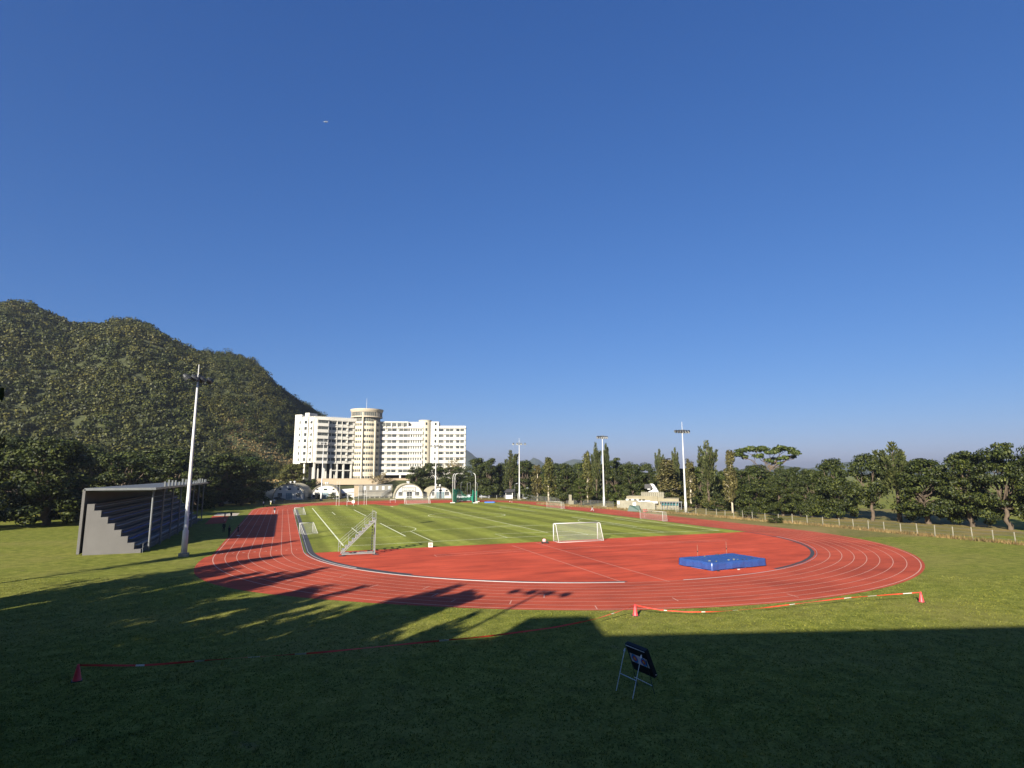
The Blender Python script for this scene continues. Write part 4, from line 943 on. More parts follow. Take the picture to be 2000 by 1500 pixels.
for y in (0, Wd): m1.tube([sp_(Lx+.05, y, Hs), sp_(Lx+.05, y, Hs+.85), sp_(Lx-.1, y, Hs+1.05), sp_(Lx-.3, y, Hs+.9)], .03, 5)
m1.build('handrail', M['stairs'], stt)
m1 = MB()
for i in range(9): m1.box(sp_(Lx-.32, Wd*.5, .5+i*.36), (.10, .35, .22))
for i in range(4): m1.box(sp_(.7+i*.95, Wd+.35, .12), (.6, .3, .22), math.atan2(fx.y, fx.x))
m1.build('ballast', M['darksteel'], stt)
for x in (.05, Lx+.1): m1 = MB(); m1.lathe(sp_(x, -.25, 0), [(.05, .06), (.42, .05), (.45, .012)], 14); m1.build('foot_pad', M['drain'], stt)
# little notice box, and a machine with a pink bag
q = gnd(841, 1069); bd = thing('notice_box', 'small pale notice box with reddish print standing on the grass strip', 'sign', q)
m1 = MB(); m1.box((q.x, q.y, .33), (.6, .25, .6), va); m1.build('panel', M['tapewhite'], bd)
m1 = MB(); nz = -fwh*.132
for i, w_ in enumerate((.42, .34, .44)): m1.box(q+nz+Vector((0, 0, .48-.13*i)), (w_, .012, .07), va)
m1.build('print', M['tapered'], bd)
q = gnd(1064, 1061.5); cr_ = thing('line_marker', 'little black trolley carrying a pink bag at the apron edge left of the large goal', 'trolley', q)
m1 = MB(); m1.box((q.x, q.y, .22), (.95, .35, .14), va); m1.beam(q+rth*.35+Z*.2, q+rth*.5+Z*.55, .06); m1.build('chassis', M['darksteel'], cr_)
for dx in (-.36, .36): m1 = MB(); p = q+rth*dx; m1.tube([p-fwh*.2+Z*.14, p+fwh*.2+Z*.14], .14, 10); m1.build('wheel', M['tyre'], cr_)
m1 = MB(); m1.lathe(q-rth*.06, [(.02, .28), (.26, .3), (.28, .5), (.2, .66), (.02, .68)], 10); m1.build('bag', M['pink'], cr_)

# ================================================================== HIGH JUMP MAT
qa, qb, qc = gnd(1348, 1108.5), gnd(1391.5, 1116), gnd(1495.5, 1105.8)
ux = (qc-qb).normalized(); uy = Vector((-ux.y, ux.x, 0)); LX = (qc-qb).length; LY = 4.6; HM = .84
mt = thing('high_jump_mat', 'thick landing mat under a wrinkled blue tarpaulin on the red apron', 'mat', qb)
def mp_(x, y, z): return qb+ux*x+uy*y+Vector((0, 0, z))
m1 = MB(); nx, ny = 44, 26; rr = random.Random(4); nzv = lambda x, y: .03*sin(x*2.1+y*1.3)+.035*sin(x*.9-y*2.3)+.02*sin(x*5+y*3.1)
XL = -1.55                                                # the nearer left lobe reaches out beyond the main block
def edge0(y): return 0 if y < 1.2 else XL*sm(1.2, 3.2, y)
vs = []
for j in range(ny+1):
    for i in range(nx+1):
        fx_, fy_ = i/nx, j/ny; y = LY*fy_; x0 = (qa-qb).dot(ux)*(fy_)**1.0 ; x = x0+(LX-x0*.55-x0*.0)*fx_ if False else x0+(LX+x0*.15-x0)*fx_
        z = HM+nzv(x, y)*(1 if 0 < i < nx and 0 < j < ny else .3)-.05*math.exp(-((x-2.1)/.5)**2)*(fy_ < .95)-.03*math.exp(-((y-2.4)/.35)**2)
        vs.append(mp_(x, y, z))
k = nx+1; m1.add(vs, [(j*k+i, j*k+i+1, (j+1)*k+i+1, (j+1)*k+i) for j in range(ny) for i in range(nx)])
per = [i for i in range(nx+1)]+[j*k+nx for j in range(1, ny+1)]+[ny*k+i for i in range(nx-1, -1, -1)]+[j*k for j in range(ny-1, 0, -1)]
cen = mp_(LX/2, LY/2, 0); rows_ = []
for r_ in range(6):
    row = []
    for n_, i in enumerate(per):
        p = vs[i]; f = r_/5; o_ = (Vector((p.x, p.y, 0))-Vector((cen.x, cen.y, 0))).normalized()
        hem = .05+.06*abs(sin(n_*.21))+.07*(sin(n_*.083)**2); wr = (.025*sin(n_*.9)+.035*sin(n_*.37+1)+.02*sin(n_*2.1))*sin(pi*f*.8)
        row.append(Vector((p.x, p.y, p.z*(1-f)+hem*f))+o_*(.05*(r_ > 0)+wr+.05*f))
    rows_.append(row)
kp = len(per); fl = [p for r_ in rows_ for p in r_]
m1.add(fl, [(r_*kp+i, r_*kp+(i+1) % kp, (r_+1)*kp+(i+1) % kp, (r_+1)*kp+i) for r_ in range(5) for i in range(kp)])
m1.build('tarpaulin', M['blue'], mt, True)
m1 = MB(); xa = (qa-qb).dot(ux); pts = [mp_(.1, .1, 0), mp_(LX-.1, .1, 0), mp_(LX+xa*.15-.1, LY-.1, 0), mp_(xa+.1, LY-.1, 0)]
m1.prism([p.to_2d() for p in pts], .02, .62); m1.build('mat_core', M['blueside'], mt)
rw_ = random.Random(8)
def weight(name, lab, x, y, z, L, key, rz=.0):
    p = mp_(x, y, z); m1 = MB(); m1.lathe((0, 0, 0), [(.02, .0), (L*.42, .01), (L*.5, .08), (L*.4, .15), (.02, .17)], 10); o = m1.build(name, M[key]); o.location = p; o.rotation_euler = (0, 0, rz); o.scale = (.6, .3, .5); return tag(o, lab, 'weight', 'sandbags on the blue tarpaulin')
for x, y, L in ((2.9, .55, .5), (3.6, .5, .42), (4.2, .55, .5), (4.9, .5, .45), (5.6, .6, .5), (6.6, .7, .6), (.9, 1.3, .5), (1.2, .6, .55), (3.0, 4.2, .6), (5.0, 4.3, .8)):
    weight('sandbag', 'flat pale and dark sandbag weighing down the blue tarpaulin', x, y, HM-.01+nzv(x, y), L, 'straw' if rw_.random() < .25 else 'drain', rw_.uniform(0, 3))
weight('sandbag', 'dark bundle on the red apron at the near corner of the blue mat', .55, -.28, .01, .8, 'drain', .3)
weight('sandbag', 'white lump on the red apron in front of the blue mat\'s long side', 3.2, -.5, .01, .75, 'tapewhite', .2)
for u, v0, vt, lab in ((1363, 1090, 1064, 'thin high jump upright behind the left end of the blue mat'), (1419.5, 1086, 1057.5, 'thin high jump upright behind the middle of the blue mat')):
    p = gnd(u, v0); h = at(u, vt, depth(p)).z; up_ = thing('jump_upright', lab, 'upright', p); m1 = MB(); m1.tube([p, p+Z*h], .013, 6); m1.build('pole', M['concrete'], up_)
    m1 = MB(); m1.box(p+Z*.04, (.6, .45, .08)); m1.build('base', M['darksteel'], up_); m1 = MB(); m1.box(p+Z*h*.5, (.09, .09, .12)); m1.build('bar_rest', M['darksteel'], up_)

# ================================================================== CONES AND BARRIER TAPE
def cone(p, h, label):
    c_ = thing('traffic_cone', label, 'cone', p, 0, 'cones holding the barrier tape'); m1 = MB(); m1.lathe(p, [(.20, .03), (.19, .05), (.115, h*.55), (.05, h), (.01, h+.01)], 20); m1.build('cone_body', M['cone'], c_, True)
    m1 = MB(); m1.box(p+Z*.018, (.46, .46, .035), .2); m1.build('cone_base', M['darksteel'], c_); return c_
pc_ = gnd(1241, 1202.5); cone(pc_, .78, 'red cone on the lawn where the barrier tape peaks, beside the track')
pl0 = gnd(150, 1330); cone(pl0, .78, 'red cone at the left end of the barrier tape on the shaded lawn')
pr0 = gnd(1800, 1176); cone(pr0, .78, 'red cone at the right end of the barrier tape beside the bend')
def tape(label, ctrl, seed):
    rr = random.Random(seed); P = []
    for i in range(len(ctrl)-1):
        a, b = ctrl[i], ctrl[i+1]
        for j in range(8): P.append(a.lerp(b, j/8))
    P.append(ctrl[-1]); 
    for _ in range(3): P = [P[0]]+[(P[i-1]+P[i]*2+P[i+1])/4 for i in range(1, len(P)-1)]+[P[-1]]
    m1 = MB(); L = 0; tw_ = 0
    for i in range(len(P)-1):
        a, b = P[i], P[i+1]; d = (b-a); L += d.length; sd_ = Vector((-d.y, d.x, 0)).normalized()
        t_ = sin(L*.55)*1.1+sin(L*.23+seed)*.5; t2 = sin((L+d.length)*.55)*1.1+sin((L+d.length)*.23+seed)*.5
        e = lambda tt: (sd_*sin(tt)+Z*cos(tt))*(.045 if seed == 1 else .03); n_ = (sd_*cos(t_)-Z*sin(t_))*.003
        m1.add([a-e(t_)-n_, b-e(t2)-n_, b+e(t2)-n_, a+e(t_)-n_, a-e(t_)+n_, b-e(t2)+n_, b+e(t2)+n_, a+e(t_)+n_], [(0, 1, 2, 3), (7, 6, 5, 4), (3, 2, 6, 7), (0, 4, 5, 1)], 1 if (L % 2.6) > 2.15 and (L*3.1) % 1 < .7 else 0)
    return tag(m1.build('barrier_tape', [M['tapered'], M['tapewhite']]), label, 'tape')
tp0 = pc_+Z*.74
def on(u, v_, z): p = gnd(u, v_, z); return p
tape('red and white barrier tape sagging leftwards from the cone across the dark lawn', [tp0, on(1205, 1195.5, .5), on(1160, 1210, .36), on(1080, 1226, .28), on(950, 1243, .26), on(800, 1257, .3), on(620, 1275, .36), on(437, 1287, .46), on(280, 1300, .6), pl0+Z*.74], 1)
tape('red and white barrier tape running right from the cone beside the bend', [tp0, on(1262, 1186.5, .55), on(1290, 1191.5, .38), on(1340, 1195.2, .3), on(1400, 1194.8, .28), on(1480, 1188.5, .3), on(1562, 1178.5, .4), on(1660, 1167, .5), pr0+Z*.74], 4)

# ================================================================== ARCHERY TARGET
fL, fR, bR = gnd(1203.5, 1349), gnd(1235.5, 1365.5), gnd(1278.5, 1355.5)
bL = bR+(fL-fR); mid = (fL+fR)/2*.46+(bL+bR)/2*.54; ax = (fR-fL).normalized(); fo_ = ((fL+fR)/2-(bL+bR)/2); fo_.z = 0; fo_.normalize()
tg = thing('archery_target', 'dark foam archery target with two blue ringed faces on a metal easel', 'archery target', (mid.x, mid.y, 0))
hw_ = (fR-fL).length/2; base = (fL+fR)/2
tdep = depth(mid); topz = at(1243, 1264, tdep).z
clampz = topz-.12
for s_, q in ((-1, fL), (1, fR)):
    topp = Vector((mid.x, mid.y, 0))+ax*(hw_*s_)+fo_*.12+Z*(clampz-.10); m1 = MB(); m1.tube([q, topp], .017, 8); m1.build('front_leg', M['easel'], tg)
    m1 = MB(); m1.tube([topp-(topp-q).normalized()*.09, topp+(topp-q).normalized()*.05], [.05, .025], 8); m1.build('clamp', M['wcloth'], tg)
    bq = bL if s_ < 0 else bR; m1 = MB(); m1.tube([bq, Vector((mid.x, mid.y, 0))+ax*(hw_*s_)-fo_*.12+Z*(clampz-.2)], .016, 8); m1.build('rear_leg', M['darksteel'], tg)
def along(q, f, s_): topp = Vector((mid.x, mid.y, 0))+ax*(hw_*s_)+fo_*.12+Z*(clampz-.10); return q.lerp(topp, f)
m1 = MB(); m1.tube([along(fL, .42, -1), along(fR, .42, 1)], .016, 8); m1.tube([along(bL, .24, -1)*1, bR.lerp(Vector((mid.x, mid.y, 0))+ax*hw_+Z*clampz, .20)], .014, 8); m1.build('crossbar', M['easel'], tg)
ctr_top = Vector((mid.x, mid.y, 0))-fo_*.00+Z*topz; dn = (-Z*1.0-fo_*.42).normalized(); nrm = ax.cross(dn).normalized()
if nrm.dot(fo_) < 0: nrm = -nrm
HB, WB, TB = 1.36, hw_+.13, .20; ax2 = ax
def fb(x, y, d): return ctr_top+ax2*x+dn*y+nrm*d
m1 = MB(); v8 = [fb(x, y, d) for d in (-TB, 0) for x, y in ((-WB, 0), (WB, 0), (WB, HB), (-WB, HB))]
m1.add(v8, [(0, 1, 2, 3), (7, 6, 5, 4), (0, 4, 5, 1), (1, 5, 6, 2), (2, 6, 7, 3), (3, 7, 4, 0)]); m1.build('foam_block', M['foam'], tg)
m1 = MB(); m1.beam(fb(-WB+.04, .07, .012), fb(WB-.06, .07, .012), .02, .03); m1.build('top_strap', M['easel'], tg)
m1 = MB(); m1.add([fb(-WB+.09, .44, .006), fb(WB-.09, .44, .006), fb(WB-.09, .90, .006), fb(-WB+.09, .90, .006)], [(0, 1, 2, 3)]); fp_ = m1.build('target_face', M['paper'], tg)
cw2 = (WB-.09)/2; 
for s_ in (-1, 1):
    m1 = MB()
    for k, (r_, mm) in enumerate(((.225, 0), (.125, 1), (.065, 2))):
        m1.add([fb(s_*cw2, 0.67, .009+.003*k)]+[fb(s_*cw2+min(r_, cw2*.98)*cos(2*pi*i/28), 0.67+r_*sin(2*pi*i/28), .009+.003*k) for i in range(28)], [(0, 1+i, 1+(i+1) % 28) for i in range(28)], mm)
    m1.build('target_rings', [M['tgblue'], M['tgred'], M['tgyel']], fp_)
m1 = MB(); m1.tube([fb(WB, HB-.1, -.1), fb(WB+.12, HB-.16, -.08)], .02, 6); m1.build('side_peg', M['wcloth'], tg)

# ================================================================== PEOPLE
def skin_mesh(chains, name, sub=1):
    """chains: list of [(pos, radius), ...]; points that coincide are joined into one skeleton"""
    vs, es, rs, idx = [], [], [], {}
    def vid(p, r):
        k = tuple(round(c, 4) for c in p)
        if k not in idx: idx[k] = len(vs); vs.append(p); rs.append(r)
        return idx[k]
    for ch in chains:
        ids = [vid(p, r) for p, r in ch]; es += list(zip(ids[:-1], ids[1:]))
    me = bpy.data.meshes.new(name); me.from_pydata([tuple(p) for p in vs], es, []); ob = bpy.data.objects.new(name, me); COL.objects.link(ob)
    ob.modifiers.new('s', 'SKIN'); sv = me.skin_vertices[0].data
    for i, r in enumerate(rs): sv[i].radius = (r, r) if not isinstance(r, tuple) else r
    sv[0].use_root = True; s2 = ob.modifiers.new('d', 'SUBSURF'); s2.levels = sub; s2.render_levels = sub
    dg_ = bpy.context.evaluated_depsgraph_get(); ev = ob.evaluated_get(dg_); m2 = bpy.data.meshes.new_from_object(ev)
    mb = MB(); mb.add([p.co.copy() for p in m2.vertices], [tuple(q.vertices) for q in m2.polygons]); bpy.data.objects.remove(ob); return mb
def person(P, face, label, shirt, trousers, pose='stand', h=1.74, shorts=False, group=None, sleeves='long'):
    """built facing +Y at the origin, then turned; pose angles in radians (hip swing, knee bend, arm swing, elbow bend, arm out)"""
    poses = {'stand': ((.05, .05, .05, .2, .10), (-.05, .05, -.05, .2, .10)), 'walk': ((.42, .10, -.45, .35, .08), (-.38, .35, .45, .45, .08)),
             'run': ((.75, .9, -.6, 1.5, .1), (-.45, .9, .7, 1.5, .1)), 'akimbo': ((.14, .05, .1, 1.35, .75), (-.12, .1, .1, 1.35, .75)), 'back': ((.02, .02, .0, .15, .15), (.0, .02, .0, .15, .15))}
    po = poses[pose]; k = h/1.74; V = Vector
    root = thing('person', label, 'person', P, face, group)
    pel = V((0, 0, .94)); chest = V((0, .01, 1.28)); neck = V((0, 0, 1.47)); 
    body = [[(pel, .115), (V((0, .01, 1.1)), .105), (chest, .125), (V((0, 0, 1.42)), .08), (neck, .052), (V((0, .01, 1.54)), .055), (V((0, .012, 1.62)), .093), (V((0, .01, 1.70)), .070)]]
    shirtc = [[(V((0, 0, .84)), .15), (V((0, 0, .97)), .145), (V((0, .01, 1.1)), .135), (chest, .15), (V((0, 0, 1.43)), .085)]]; legc = [[(pel+Z*.20, .12), (pel, .14)]]
    hands = MB(); feet = MB()
    for s_, (hip, knee, arm, elb, out) in ((-1, po[0]), (1, po[1])):
        hj = V((.095*s_, 0, .90)); kn = hj+V((.01*s_, sin(hip)*.43, -cos(hip)*.43)); an_ = kn+V((0, sin(hip-knee)*.41, -cos(hip-knee)*.41)); toe = an_+V((.015*s_, .17, -.045))
        body.append([(pel, .115), (hj, .09), (kn, .055), (an_, .04), (toe, .035)])
        legc.append([(pel, .14), (hj, .105), (kn if not shorts else hj.lerp(kn, .75), .075 if not shorts else .10)]+([] if shorts else [(an_+Z*.03, .06)]))
        feet.tube([an_+V((0, -.06, -.03)), an_+V((0, .05, -.03)), toe+V((0, .04, -.01))], [.05, .055, .04], 8)
        sh = V((.18*s_, 0, 1.40)); el = sh+V((sin(out)*.28*s_, sin(arm)*.28, -cos(arm)*cos(out)*.28)); inn = -s_*.8*sin(out) if pose == 'akimbo' else .1*s_
        wr = el+V((inn*.25, sin(arm+elb)*.25, -cos(arm+elb)*.25)) if pose != 'akimbo' else el+V((-s_*.20, .03, -.14))
        body.append([(V((0, 0, 1.42)), .08), (sh, .062), (el, .042), (wr, .032), (wr+(wr-el).normalized()*.09, .036)])
        shirtc.append([(V((0, 0, 1.43)), .085), (sh, .078), (el if sleeves == 'long' else sh.lerp(el, .6), .062)]+([(wr, .048)] if sleeves == 'long' else []))
        d = (wr-el).normalized(); palm = wr+d*.10; sd_ = d.cross(V((0, 1, 0))); sd_ = sd_.normalized() if sd_.length > .1 else V((1, 0, 0)); cu = d.cross(sd_)
        for i, L in enumerate((.062, .074, .078, .07)): b0 = palm+cu*(.026-.018*i); hands.tube([b0, b0+d*L*.55, b0+d*L*.9+sd_*.018*s_], [.0095, .009, .007], 5)
        hands.tube([palm-d*.055+cu*.03, palm-d*.02+cu*.055, palm+d*.02+cu*.06], [.012, .011, .008], 5)
    mb = skin_mesh(body, 'body', 1); mb.add(hands.v, hands.f)
    fx_ = MB(); fx_.lathe((0, 0, 0), [(.006, 0), (.016, .012), (.012, .03), (.002, .045)], 6); mb.add([V((p[0], p[1]+.10, p[2]+1.595)) for p in fx_.v], fx_.f)   # nose
    for s_ in (-1, 1): mb.add([V((.088*s_+p[0]*.5, p[1]+.005, p[2]*.9+1.60)) for p in fx_.v], fx_.f)                                                              # ears
    T = Matrix.LocRotScale(root.location, root.rotation_euler, (k, k, k))
    def put(mb_, nm, mk_): mb_.v = [tuple(T @ V(p)) for p in mb_.v]; return mb_.build(nm, M[mk_], root, True)
    put(mb, 'body', 'skin'); put(skin_mesh(shirtc, 'shirt', 1), 'shirt', shirt); put(skin_mesh(legc, 'trousers', 1), 'shorts' if shorts else 'trousers', trousers); put(feet, 'shoes', 'wcloth' if shorts else 'black')
    hr = MB(); hr.lathe((0, -.008, 1.60), [(.098, -.03), (.106, .02), (.100, .07), (.07, .115), (.01, .13)], 14, a0=0); hr.v = [(p[0], p[1]-.012-(.02 if p[2] < 1.61 else 0), p[2]) for p in hr.v]; put(hr, 'hair', 'hair')
    ey = MB()
    for s_ in (-1, 1): ey.box((.034*s_, .098, 1.625), (.022, .012, .01))
    put(ey, 'eyes', 'hair')
    return root
def pers(u, v_, face_px, label, *a, **kw):
    """face_px: heading in plan measured from straight ahead, positive to the right"""
    return person(gnd(u, v_), -(YAW+face_px), label, *a, **kw)
pers(536, 1003.8, pi*.95, 'person jogging towards us on the left straight, dark top and pale trousers', 'black', 'gcloth', 'walk', 1.78)
pers(447, 1048.5, .4, 'person in dark clothes standing at the outer edge of the left straight', 'black', 'black', 'stand', 1.82)
pers(464.5, 1046.5, .9, 'person with elbows out stepping onto the shaded lane, dark shirt and shorts', 'black', 'black', 'akimbo', 1.72, shorts=True, sleeves='short')
pers(436.5, 1040, -.3, 'person in dark clothes leftmost at the track edge, cut by the frame of the photo', 'black', 'black', 'stand', 1.75)
pers(451, 1013.5, 2.4, 'person in dark clothes and shorts standing beside the sand pit', 'black', 'black', 'walk', 1.66, shorts=True)
pers(438.7, 1016, .8, 'person in dark top standing on the jump runway', 'black', 'black', 'stand', 1.72, shorts=True)
pers(514.3, 989.3, .2, 'person in a bright white shirt and black trousers beyond the left straight', 'wcloth', 'black', 'back', 1.75, sleeves='short')
for i, (u, v_, sh, tr2) in enumerate(((528.5, 986.3, 'wcloth', 'ycloth'), (532.2, 984, 'ycloth', 'black'), (535, 983.6, 'wcloth', 'gcloth'), (538.6, 984.8, 'ycloth', 'black'))):
    pers(u, v_, i*1.3, ('person in white top and pale trousers leftmost in the group by the huts', 'person in a yellow top second from left in the group by the huts', 'person in a white top and grey trousers third in the group by the huts', 'person in a yellow top at the right of the group by the huts')[i], sh, tr2, 'stand', 1.7, group='people gathered by the shaded huts')
pers(1157, 999.3, pi*.62, 'person in a black top and pale trousers walking on the right straight', 'black', 'gcloth', 'walk', 1.78)
pers(998.3, 981.6, pi*.5, 'person running on the far bend in a black top and shorts', 'black', 'black', 'run', 1.72, shorts=True, sleeves='short')

# ================================================================== CARS
def make_car(label, bodykey, P, rz, van=False, group='cars parked beyond the far track'):
    root = thing('parked_van' if van else 'parked_car', label, 'van' if van else 'car', P, rz, group); T = wmat(root); L, W, H = (4.8, 1.85, 1.95) if van else (4.2, 1.75, 1.48)
    def put(mb, nm, mk_, par=root, sm_=False): mb.v = [tuple(T @ Vector(p)) for p in mb.v]; return mb.build(nm, M[mk_], par, sm_)
    prof = [(-.5, .22), (-.5, .55), (-.47, .66), (-.40, .95), (-.30, 1.0), (.02, 1.0), (.20, .66), (.44, .58), (.5, .45), (.5, .22)] if not van else [(-.5, .16), (-.5, .7), (-.47, .97), (-.3, 1.0), (.18, 1.0), (.34, .66), (.47, .58), (.5, .4), (.5, .16)]
    mb = MB(); k = len(prof); secs = [(-.5, .93), (-.47, 1.0), (.47, 1.0), (.5, .93)]
    vs = [(x*L, yy*W*(1-.14*max(0, z-.62)/.38), z*H*sc+(1-sc)*.4) for yy, sc in secs for x, z in prof]
    mb.add(vs, [(j*k+i, j*k+(i+1) % k, (j+1)*k+(i+1) % k, (j+1)*k+i) for j in range(3) for i in range(k)]+[tuple(range(k-1, -1, -1)), tuple(range(3*k, 4*k))]); put(mb, 'body', bodykey)
    mb = MB()
    for s_ in (-1, 1):
        y0, y1 = s_*W*.505*.985, s_*W*.505*.90; pts = [(-.39, .68, y0), (.14, .68, y0), (.0, .94, y1), (-.34, .94, y1)] if not van else [(-.42, .68, y0), (.26, .68, y0), (.15, .93, y1), (-.42, .93, y1)]
        mb.poly([(x*L, y, z*H) for x, z, y in pts])
    a = [(.195, .68), (.035, .965)] if not van else [(.335, .69), (.195, .965)]; b2 = [(-.468, .69), (-.408, .94)] if not van else [(-.503, .68), (-.478, .94)]
    for (x0, z0), (x1, z1), dx in ((a[0], a[1], .012), (b2[0], b2[1], -.012)): mb.poly([((x0+dx)*L, -W*.44, z0*H), ((x0+dx)*L, W*.44, z0*H), ((x1+dx)*L, W*.40, z1*H), ((x1+dx)*L, -W*.40, z1*H)])
    put(mb, 'window', 'glass')
    for sx in (-.31, .31):
        for s_ in (-1, 1):
            mb = MB(); mb.tube([(sx*L, s_*W*.40, .31), (sx*L, s_*W*.505, .31)], .31, 14); wo = put(mb, 'wheel', 'tyre'); mb = MB(); mb.tube([(sx*L, s_*W*.505, .31), (sx*L, s_*W*.515, .31)], .19, 10); put(mb, 'rim', 'alu', wo)
    for s_ in (-1, 1): mb = MB(); mb.box((L*.492, s_*W*.36, .5*H), (.1, .3, .14)); put(mb, 'headlight', 'lamp')
    return root
def car_px(u, v_, t, *a, **kw): q = at(u, v_, t); q.z = 0; return q
for u, t, lab, kk, ra in ((901, 243, 'white parked car seen behind the left netting of the throwing cage', 'car', .2), (919, 250, 'white parked car behind the middle of the throwing cage', 'car', 1.2), (946.5, 246, 'silver parked car right of the throwing cage', 'carsilver', .4), (955, 250, 'dark parked car beside the silver one', 'cardark', 1.3), (971, 256, 'dark parked car left of the kiosk, under the dark tree', 'cardark', .1), (1034, 232, 'pale parked car behind the fence right of the rod-topped mast', 'carsilver', .3)):
    q = at(u, 975, t); make_car(lab, kk, (q.x, q.y, 0), va+ra+pi*(u > 1000))
q = at(483, 986, 214); make_car('dark van parked in the shade left of the huts', 'cardark', (q.x, q.y, 0), va+1.45, True)
q = at(545.5, 985, 226); make_car('dark parked car in the shade behind the group of people', 'cardark', (q.x, q.y, 0), va+.2)
q = at(437, 988, 206); bw = Wing(Vector((q.x, q.y, 0)), 0); bt_ = thing('white_cabinet', 'pale cabin with a window in deep shade at the far left edge', 'cabin', (q.x, q.y, 0))
m1 = MB(); bw.box(m1, -2, 1.5, 0, 2.4, 0, 2.5); m1.build('wall', M['white'], bt_); m1 = MB(); bw.box(m1, -.2, 1.2, -.05, .02, .9, 2.2); m1.build('window', M['glass2'], bt_); m1 = MB(); bw.box(m1, -2.1, 1.6, -.1, 2.5, 2.5, 2.62); m1.build('roof', M['galv'], bt_)

# ================================================================== FENCES, STREET LAMPS
def fence(label, pts, step, h, r, wires, mat='galv', netkey=None, hs=None):
    pts = [Vector((p[0], p[1], 0)) for p in pts]; root = thing('fence', label, 'fence', pts[0]); rr = random.Random(len(label)); P = []
    for a, b in zip(pts[:-1], pts[1:]):
        n = max(1, int((b-a).length/step))
        P += [a.lerp(b, i/n) for i in range(n)]
    P.append(pts[-1]); tops = []
    for p in P[:100]:
        hh_ = h*rr.uniform(.9, 1.08); lean = Vector((rr.uniform(-.04, .04), rr.uniform(-.04, .04), 0)); m1 = MB(); m1.tube([p, p+lean*hh_+Z*hh_], r, 5); m1.build('post', M[mat], root); tops.append(p+lean*hh_)
    m1 = MB()
    for f in wires:
        for a, b in zip(tops[:-1], tops[1:]): m1.tube([a+Z*h*f, b+Z*h*f], .018, 4)
    m1.build('wire', M['galv'], root)
    if netkey:
        m1 = MB()
        for a, b in zip(tops[:-1], tops[1:]): m1.poly([a, b, b+Z*h*.95, a+Z*h*.95])
        m1.build('mesh', M[netkey], root)
    return root
g2 = lambda u, v_: gnd(u, v_)
fence('fence of thin pale concrete posts along the dry verge on the right', [g2(1322, 1003), g2(1400, 1009), g2(1470, 1016), g2(1548, 1022), g2(1640, 1030), g2(1760, 1042), g2(1900, 1054), g2(2030, 1066)], 2.6, 1.75, .07, (.3, .6, .9), 'concrete')
for u, v_ in ((1443, 1013.5), (1449, 1014)): pass
fence('wire fence with dark posts below the trees between the masts', [at(1030, 978, 226), at(1085, 978, 209), at(1140, 985, 189), at(1198, 992, 176)], 3.0, 1.9, .05, (.35, .65, .95), 'galv', 'wirenet')
fence('mesh fence on grey posts in front of the pale huts and cabin block', [at(693, 978, 240), at(770, 977, 239), at(885, 977, 238)], 4.2, 2.3, .04, (.5, .97), 'galv', 'wirenet')
fence('low rail fence beside the kiosk and parked cars', [at(940, 978, 240), at(985, 977, 243)], 2.5, 1.5, .06, (.5, .95), 'white')
fence('white rail fence right of the kiosk', [at(1001, 977, 240), at(1032, 977, 234)], 2.2, 2.0, .06, (.5, .95), 'white')
fence('mesh fence in front of the shaded huts', [at(523, 982, 228), at(600, 980, 231)], 4.0, 2.2, .04, (.5, .97), 'galv', 'wirenet')
def lamp(u, v_, vt, t, label):
    q = at(u, v_, t); q.z = 0; h = at(u, vt, t).z; root = thing('street_lamp', label, 'street lamp', q); m1 = MB(); m1.tube([q, q+Z*h*.95, q+Z*h+rth*.6], .07, 6); m1.build('pole', M['galv'], root); m1 = MB(); m1.box(q+Z*h+rth*.8, (.7, .25, .14), va); m1.build('lamp_head', M['lamp'], root)
lamp(1005.5, 977, 944.5, 238, 'slim street lamp just right of the kiosk')
lamp(1026.5, 977, 953, 236, 'small street lamp right of the rod-topped mast, against the dark trees')

# ================================================================== AEROPLANE
q = CAM + ray(636, 238).normalized()*5200
pln = thing('airplane', 'tiny white airliner high in the blue sky', 'airplane', q, va+rad(190)); T = wmat(pln)
def putp(mb, nm, mk_='white'): mb.v = [tuple(T @ Vector(p)) for p in mb.v]; return mb.build(nm, M[mk_], pln, True)
mb = MB(); mb.tube([(-17, 0, .6), (-11, 0, .2), (-4, 0, 0), (10, 0, 0), (14, 0, 0), (16.5, 0, -.3)], [.3, 1.4, 1.9, 1.9, 1.5, .3], 12); putp(mb, 'fuselage')
for s_ in (-1, 1):
    mb = MB(); mb.add([(3, s_*1.5, -.7), (-3.5, s_*1.5, -.7), (-7, s_*16, .6), (-5.5, s_*16, .6), (3, s_*1.5, -.2), (-3.5, s_*1.5, -.3), (-7, s_*16, .75), (-5.5, s_*16, .75)], [(0, 1, 2, 3), (4, 7, 6, 5), (0, 3, 7, 4), (1, 5, 6, 2), (2, 6, 7, 3)]); putp(mb, 'wing')
    mb = MB(); mb.tube([(2.6, s_*5.5, -1.6), (-1.5, s_*5.5, -1.6)], [1.1, .8], 10); putp(mb, 'engine')
    mb = MB(); mb.add([(-12.5, s_*.6, .8), (-15.5, s_*.6, .8), (-17.5, s_*6, 1.2), (-16, s_*6, 1.2), (-12.5, s_*.6, 1.0), (-15.5, s_*.6, 1.0)], [(0, 1, 2, 3), (4, 3, 2, 5)]); putp(mb, 'tailplane')
mb = MB(); mb.add([(-10.5, -.15, 1.6), (-15, -.15, 1.2), (-17.5, 0, 7), (-15.5, 0, 7), (-10.5, .15, 1.6), (-15, .15, 1.2)], [(0, 1, 2, 3), (4, 3, 2, 5)]); putp(mb, 'fin')

